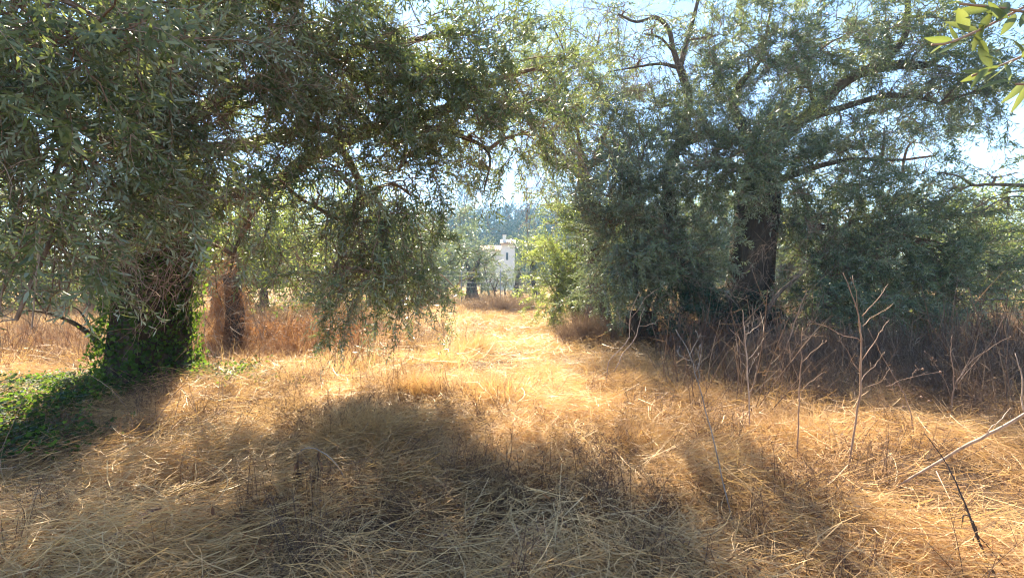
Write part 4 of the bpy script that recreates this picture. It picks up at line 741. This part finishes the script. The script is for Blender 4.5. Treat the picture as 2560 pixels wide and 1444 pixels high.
stalk('dry_stalk', 'low spreading stalk with round pale seed heads beside the brown thicket', 'stalk', 'stalk', [(2290, 1110, 4.3, .008), (2270, 1010, 4.4, .007), (2240, 950, 4.45, .006), (2200, 880, 4.5, .004), (2170, 820, 4.5, .002)],
      [br(4.4, (2215, 965, 0, .005), (2270, 945, 0, .004), (2348, 935, 0, .003)), br(4.4, (2220, 955, 0, .005), (2260, 965, 0, .003), (2304, 980, 0, .0025)), br(4.4, (2262, 950, 0, .004), (2300, 965, 0, .003), (2330, 986, 0, .0025)), br(4.4, (2275, 948, 0, .003), (2290, 930, 0, .003), (2318, 926, 0, .002)), br(4.4, (2225, 960, 0, .004), (2245, 990, 0, .003), (2262, 1015, 0, .0025))], GS, .011)
for i, (lab, rows, brs) in enumerate([
    ('curving thin stalk pair rising in front of the stump', [(1515, 960, 6.9, .010), (1525, 900, 6.9, .010), (1570, 850, 6.9, .009), (1575, 790, 6.9, .007), (1600, 730, 6.9, .004)], [br(6.9, (1572, 810, 0, .006), (1545, 790, 0, .004), (1535, 760, 0, .002)), br(6.9, (1575, 800, 0, .006), (1615, 740, 0, .005), (1645, 712, 0, .003))]),
    ('bowed stalk with pronged tip just right of the stump', [(1535, 930, 6.6, .009), (1560, 880, 6.6, .009), (1588, 845, 6.6, .008), (1600, 800, 6.6, .006), (1612, 770, 6.6, .003)], [br(6.6, (1596, 815, 0, .006), (1620, 805, 0, .004), (1640, 792, 0, .003)), br(6.6, (1590, 840, 0, .005), (1575, 815, 0, .004), (1572, 790, 0, .002))])]):
    stalk('dry_stalk', lab, 'stalk', 'stalk_pale', rows, brs, GS)
stalk('fallen_cane', 'smooth pale cane slanting up to the right edge over the grass', 'cane', 'stalk_pale', [(2180, 1256, 3.35, .006), (2260, 1205, 3.2, .011), (2360, 1145, 3.05, .013), (2460, 1090, 2.9, .014), (2520, 1060, 2.82, .013), (2640, 985, 2.7, .012)], [br(2.85, (2468, 1086, 0, .006), (2500, 1055, 0, .005), (2527, 1026, 0, .003)), br(2.78, (2560, 1035, 0, .008), (2562, 960, 0, .007), (2560, 900, 0, .004))])
stalk('dead_weed', 'blackened dead weed leaning in at the lower right corner', 'weed', 'stalk_dark', [(2500, 1470, 2.35, .010), (2455, 1370, 2.4, .009), (2405, 1240, 2.5, .006), (2360, 1150, 2.6, .004), (2310, 1080, 2.7, .002)], [br(2.45, (2420, 1280, 0, .005), (2395, 1235, 0, .004), (2375, 1215, 0, .003)), br(2.4, (2440, 1330, 0, .006), (2480, 1390, 0, .005), (2530, 1450, 0, .004)), br(2.45, (2425, 1290, 0, .006), (2400, 1290, 0, .006), (2398, 1320, 0, .004)), br(2.42, (2432, 1300, 0, .006), (2450, 1330, 0, .006), (2440, 1360, 0, .003))])
stalk('fallen_twig', 'thin grey twig lying over the grass at the lower right edge', 'twig', 'grey_twig', [(2205, 1322, 2.95, .005), (2290, 1312, 2.93, .006), (2400, 1325, 2.9, .006), (2480, 1345, 2.85, .005), (2580, 1385, 2.8, .004)], [])
stalk('fallen_stick', 'thin black stick lying across the straw in the foreground', 'stick', 'stalk_dark', [(655, 1326, 3.1, .004), (750, 1303, 3.1, .010), (850, 1289, 3.08, .010), (930, 1287, 3.06, .008), (1010, 1283, 3.04, .004)], [br(3.08, (855, 1290, 0, .006), (856, 1320, 0, .005), (850, 1340, 0, .003))])
D = stalk('drooping_dead_plant', 'arched dead plant with shrivelled leaves hanging to the straw', 'plant', 'grey_twig', [(868, 1262, 3.4, .006), (864, 1205, 3.4, .007), (840, 1160, 3.4, .007), (800, 1125, 3.4, .006), (765, 1120, 3.4, .005), (742, 1135, 3.4, .003)], [])
reseed(501)
for a in ((745, 1135, 1252, 15), (795, 1125, 1258, 9), (825, 1150, 1262, 10), (868, 1215, 1262, 7)):
    g = Geo(); n = 26; t = rng.random(n); pos = np.array([P(a[0] + rng.normal(0, 2) + t_ * 2, a[1] + t_ * (a[2] - a[1]) * .8, 3.4 + rng.normal(0, .012)) for t_ in t]); v, f = leaves(pos, np.array([0, 0, -1.]) + rng.normal(0, .25, (n, 3)), rng.normal(0, 1, (n, 3)), U(.05, .10, n), U(.012, .03, n), U(-.4, .4, n)); g.add(v, f, np.repeat(U(0, .5, n), 6))
    v, f = tube(np.array([P(a[0], a[1], 3.4), P(a[0] + 2, a[2] - 12, 3.4)]), .003, 4); g.add(v, f, .2); D.part('withered_leaf', g, M['weed'], kind='stuff')
GB = 'bent grass stems by the ivy'
for lab, rows in (('long grass stem bent double like a peak near the ivy', [(330, 1125, 4.3, .004), (400, 1035, 4.4, .004), (464, 957, 4.4, .0035), (478, 985, 4.4, .003), (500, 1070, 4.35, .003)]), ('second bent stem folded to the right of the peaked one', [(425, 1085, 4.5, .0035), (450, 990, 4.5, .0035), (456, 972, 4.5, .003), (490, 1030, 4.45, .003), (508, 1080, 4.4, .0025)]),
                  ('upright pale stem with kinked side blade right of the bent stems', [(540, 1062, 4.7, .0035), (546, 1000, 4.7, .0035), (551, 942, 4.7, .003), (558, 1000, 4.7, .003), (563, 1055, 4.7, .0025)]), ('thin pale stem slanting across the dark ivy at the left edge', [(0, 1130, 3.9, .004), (40, 1040, 3.95, .0035), (80, 945, 4.0, .002)]), ('dark thin stem leaning over the ivy below the trunk', [(345, 1060, 5.0, .005), (290, 985, 5.1, .0045), (245, 950, 5.2, .004), (170, 905, 5.3, .002)]), ('thin stem slanting in the lit grass left of the track', [(975, 985, 6.3, .006), (1010, 900, 6.4, .004), (1060, 830, 6.6, .002)])):
    stalk('bent_grass', lab, 'grass', 'stalk', rows, [], GB, n=22)
def small():
    # board half buried in the straw
    a, b = G(275, 1388), G(385, 1305); T = Thing('wooden_board', (a + b) / 2, 'reddish weathered strip of wood half buried in straw', 'board'); d = unit(b - a); s = unit(np.cross([0, 0, 1.], d)); up = np.array([0, 0, 1.])
    v = np.array([p + s * w + up * z for p in (a - d * .05, b + d * .05) for w in (-.026, .026) for z in (.07, .092)]); q = [(0, 1, 3, 2), (4, 6, 7, 5), (0, 4, 5, 1), (2, 3, 7, 6), (1, 5, 7, 3), (0, 2, 6, 4)]; T.part('plank', (v, np.array([t for i, j, k, l in q for t in ((i, j, k), (i, k, l))])), M['board'], False)
    # stump
    c = ground(1605, 11.8); T = Thing('tree_stump', c, 'dark weathered stump with flat top in the brown weeds', 'stump'); p = c + np.outer(np.array([-.1, .1, .35, .6, .74, .78]), [.02, 0, 1]); v, f = gnarl(p, np.array([.46, .42, .39, .37, .36, .30]), 26, .08, .1, 77); T.part('wood', (v, f), M['stump'])
    # creeper-covered dead trunk in the left thicket
    c = ground(578, 10.2); T = Thing('dead_tree', c, 'reddish dead creeper hanging over an old broken trunk in the left thicket', 'dead tree'); h = P(578, 688, 10.2)[2] - c[2]; p = c + np.outer(np.linspace(-.05, 1, 14), [0, 0, h]) + np.outer(np.sin(np.linspace(0, 3, 14)) * .08, [1, 0, 0]); v, f = gnarl(p, np.linspace(.20, .15, 14), 14, .12, .3, 78); T.part('wood', (v, f), M['bark_dark'])
    reseed(601); n = 90; t = rng.random(n); a = U(0, 6.283, n); pos = np.stack([np.cos(a) * .26, np.sin(a) * .26, t * h], 1) + np.stack([np.where(t > .85, U(-.5, .1, n), 0), np.zeros(n), np.zeros(n)], 1); rt = np.stack([U(-.3, .3, n) + np.pi * (rng.random(n) < .7), U(-.3, .3, n), U(0, 6.28, n)], 1)
    scatter('creeper', DRYLEAF, [M['dead_leaf']], pos, rt, U(.5, .8, n), parent=T.o)
    # pale round dead bush left of it, and the bramble thicket
    for lab, px, d, w, h, nn, m, nm in (('pale grey round dead bush between ivied trunk and reddish dead trunk', 515, 10.4, .9, .75, 60, 'straw', 'dead_bush'), ('broad rusty bramble thicket left of the sunlit clearing', 740, 10.6, 1.5, .9, 150, 'dead_leaf', 'bramble_thicket'), ('bushy brown dried weed clump left of the stump', 1480, 12.0, 1.0, .75, 80, 'weed', 'dead_bush'), ('rusty dead bramble at the foot of the dark trunks', 1735, 10.9, .7, .8, 70, 'dead_leaf', 'bramble_thicket'), ('rosy dried weed mound at the end of the track', 1255, 24, 1.9, 1.0, 80, 'weed', 'dead_bush'), ('purplish dead bush in shade under the right canopy', 2420, 6.0, 1.0, .6, 60, 'weed', 'dead_bush'), ('tall dead weed thicket below the right canopy', 2090, 9.0, 1.5, .9, 110, 'weed', 'dead_bush'), ('dark green brown scrub at the right edge of the grove', 2530, 11, .8, .9, 60, 'weed', 'dead_bush')):
        c = ground(px, d); T = Thing(nm, c, lab, 'bush'); u = unit(rng.normal(0, 1, (nn, 3))) * rng.random((nn, 1)) ** .4; u[:, 2] = np.abs(u[:, 2]) * .55; pos = u * [w, w * .7, h]; pos[:, 2] -= .05
        s = scatter('dead_stems', DRYLEAF if m == 'dead_leaf' else WEED, [M[m]], pos, flat_rot(nn, .5), U(.7, 1.1, nn) * (1.6 if d > 20 else 1), tint=U(.2, .9, nn), parent=T.o)
    # grass tufts that stand out
    for lab, px, py, s in (('tall brown grass tuft left of the track, half in shade', 1050, 985, 1.5), ('rounded brown grass tuft in the middle of the clearing', 1225, 1010, 1.4), ('golden sunlit grass tuft farther up the track', 1180, 885, 1.5), ('golden grass tuft on the right verge of the track', 1345, 960, 1.3), ('straw tuft fanning out in the shaded foreground', 1180, 1200, 1.0), ('tousled tuft left of the foreground stick', 890, 1090, 1.1), ('dense golden tuft right of the pale path', 1620, 1120, 1.0), ('golden dome of grass among the stalks', 2010, 1120, 1.2)):
        c = G(px, py); T = Thing('grass_tuft', c, lab, 'grass tuft', 'tufts of dry grass that stand out'); n = 26; r = .32 * np.sqrt(rng.random(n)); a = U(0, 6.283, n); pos = np.stack([r * np.cos(a), r * np.sin(a) * .7, np.zeros(n)], 1); rt = np.stack([-np.sin(a) * .5 * r, np.cos(a) * .5 * r, a], 1)
        scatter('blades', TUFT, [M['straw']], pos, rt, U(.8, 1.2, n) * s * .75, tint=U(.3, .8, n), parent=T.o)
    # orange fruit
    c = P(2371, 1029, 5.0); T = Thing('orange_berry', c, 'single orange berry on the shaded stalk at right', 'berry'); tt = np.linspace(-1, 1, 9); v, f = tube(c + np.outer(tt, [0, 0, .016]), .017 * np.sqrt(np.maximum(1 - tt ** 2, .01)), 10); T.part('fruit', (v, f), M['orange'])
    v, f = tube(np.array([c + [0, 0, .015], c + [.02, 0, .06], c + [.045, 0, .08]]), .002, 5); T.part('stalk', (v, f), M['stalk'])
    # pipe on the right
    T = Thing('irrigation_pipe', P(2180, 741, 12.6), 'thin black irrigation pipe strung behind the right olive', 'pipe'); p, r = limb_pts([(2080, 738, 13, .016), (2250, 741, 12.6, .016), (2400, 746, 12.2, .016), (2700, 752, 11.6, .016)], 16); T.part('pipe', tube(p, r, 8), M['pipe'])
small()
# bare branch reaching in from the right edge: a tree mostly outside the frame
def edge_tree():
    base = ground(2850, 9.5); T = Thing('olive_tree', base, 'thin olive beyond the right edge reaching in bare arching boughs', 'tree'); tr = [(2850, 890, 9.5, .2), (2840, 700, 9.5, .17), (2800, 540, 9.5, .14)]; pts, rad = limb_pts(tr, 20); T.part('trunk', gnarl(pts, rad, 12, .1, .3, 3), M['bark'])
    limbs = [[(2810, 560, 9.5, .08), (2680, 480, 9.3, .05), (2560, 464, 9.2, .034), (2470, 461, 9.1, .028), (2432, 462, 9.1, .026), (2395, 440, 9.0, .016), (2330, 428, 8.9, .006)], [(2432, 462, 9.1, .02), (2400, 475, 9.1, .016), (2370, 500, 9.1, .008), (2340, 520, 9.1, .004)], [(2700, 500, 9.3, .03), (2560, 478, 9.2, .016), (2490, 490, 9.1, .010), (2440, 520, 9.0, .005)], [(2690, 520, 9.3, .03), (2560, 492, 9.2, .018), (2500, 500, 9.1, .012), (2440, 540, 9.0, .005)]]
    L = limb_parts(T, limbs, M['bark'], 7, .08, 5); B = [(2490, 440, 9.1, 70, 22, .3, 9, 'thin', .8), (2520, 520, 9.2, 60, 22, .3, 9, 'thin', .8), (2400, 470, 9.1, 50, 25, .3, 6, 'thin', .75), (2680, 420, 9.3, 90, 90, .5, 18, 'leafy', 1.), (2460, 510, 9.0, 40, 20, .2, 4, 'thin', .8)]
    crown(T, L, B, M['olive_warm'], 40, 701, T.loc)
edge_tree()
# near branch hanging into the top right corner: every leaf its own part
def near_branch():
    T = Thing('olive_branch', P(2640, 0, 1.25), 'close olive branch with big yellow green leaves in the top right corner', 'branch')
    stems = [[(2720, -30, 1.25, .004), (2600, 0, 1.22, .0032), (2480, 60, 1.2, .0026), (2380, 105, 1.18, .0020), (2330, 112, 1.17, .0012)], [(2720, 100, 1.2, .003), (2600, 125, 1.2, .0026), (2500, 165, 1.2, .002), (2430, 190, 1.2, .0012)], [(2560, 30, 1.2, .002), (2500, 20, 1.2, .0016), (2400, 10, 1.18, .001)], [(2700, 250, 1.15, .003), (2620, 215, 1.15, .002), (2540, 210, 1.15, .0012)]]
    for s in stems:
        p, r = limb_pts(s, 12); T.part('stem', tube(p, r, 6), M['stalk'])
    reseed(801); LV = [(2420, 80, 2395, 20, 85, 24), (2445, 75, 2360, 55, 80, 24), (2430, 85, 2470, 150, 70, 22), (2380, 105, 2310, 95, 60, 20), (2365, 108, 2325, 135, 62, 18), (2355, 110, 2320, 102, 44, 14), (2400, 100, 2345, 135, 70, 18), (2470, 65, 2400, 62, 90, 22), (2490, 55, 2520, 5, 80, 22), (2450, 75, 2480, 30, 70, 20), (2520, 45, 2440, 10, 90, 22), (2540, 35, 2500, 90, 80, 20), (2560, 25, 2590, 80, 80, 20), (2590, 10, 2520, -10, 80, 20),
                             (2500, 165, 2400, 205, 96, 20), (2480, 170, 2445, 115, 70, 18), (2510, 160, 2520, 210, 60, 20), (2530, 152, 2470, 200, 74, 18), (2540, 150, 2580, 190, 70, 20), (2560, 140, 2520, 95, 66, 18), (2585, 130, 2610, 170, 70, 18), (2450, 182, 2400, 180, 52, 14), (2600, 122, 2550, 110, 60, 18), (2460, 62, 2430, 130, 56, 16), (2500, 50, 2470, 4, 60, 16), (2575, 18, 2550, 70, 64, 18), (2395, 103, 2372, 60, 44, 14), (2470, 172, 2425, 225, 56, 15), (2555, 145, 2590, 100, 60, 16), (2505, 163, 2455, 140, 50, 14), (2480, 22, 2380, 30, 100, 22), (2440, 15, 2390, -10, 70, 20), (2410, 12, 2365, 10, 60, 18), (2540, 212, 2440, 228, 110, 16), (2560, 205, 2500, 260, 90, 18), (2570, 210, 2525, 285, 100, 16), (2600, 215, 2560, 190, 60, 16)]
    for x0, y0, x1, y1, ln, wd in LV:
        b = P(x0, y0, 1.19); e = P(x1, y1, 1.19 + U(-.03, .03)); L_ = np.linalg.norm(e - b); g = Geo()
        d_ = (e - b) / L_; nn = unit(np.array([0, -.8, .6]) + rng.normal(0, .5, 3)); nn = unit(nn - d_ * (nn @ d_)); s_ = np.cross(d_, nn); tt = np.linspace(0, 1, 9); ww = wd * 1.19 / F * .5 * np.sin(np.pi * tt ** .85) ** .8 * (1 - .12 * tt) + .0004; cu = U(-.12, .22); fo = U(.15, .5); tw_ = U(-.5, .5)
        ring = [b + d_ * L_ * t_ + nn * (cu * L_ * (t_ - t_ ** 2) * 2) for t_ in tt]; vv = []
        for c_, w_, t_ in zip(ring, ww, tt):
            sx = s_ * math.cos(tw_ * t_) + nn * math.sin(tw_ * t_); nx = nn * math.cos(tw_ * t_) - s_ * math.sin(tw_ * t_); vv += [c_ - sx * w_ + nx * fo * w_, c_, c_ + sx * w_ + nx * fo * w_ * U(.7, 1.3)]
        k_ = np.arange(8) * 3; f = np.concatenate([np.stack([k_ + a_, k_ + a_ + 1, k_ + a_ + 4], -1) for a_ in (0, 1)] + [np.stack([k_ + a_, k_ + a_ + 4, k_ + a_ + 3], -1) for a_ in (0, 1)])
        g.add(np.array(vv), f, np.tile([U(.0, .8), U(.6, 1), U(.0, .8)], 9)); T.part('leaf', g, M['broad'])
near_branch()
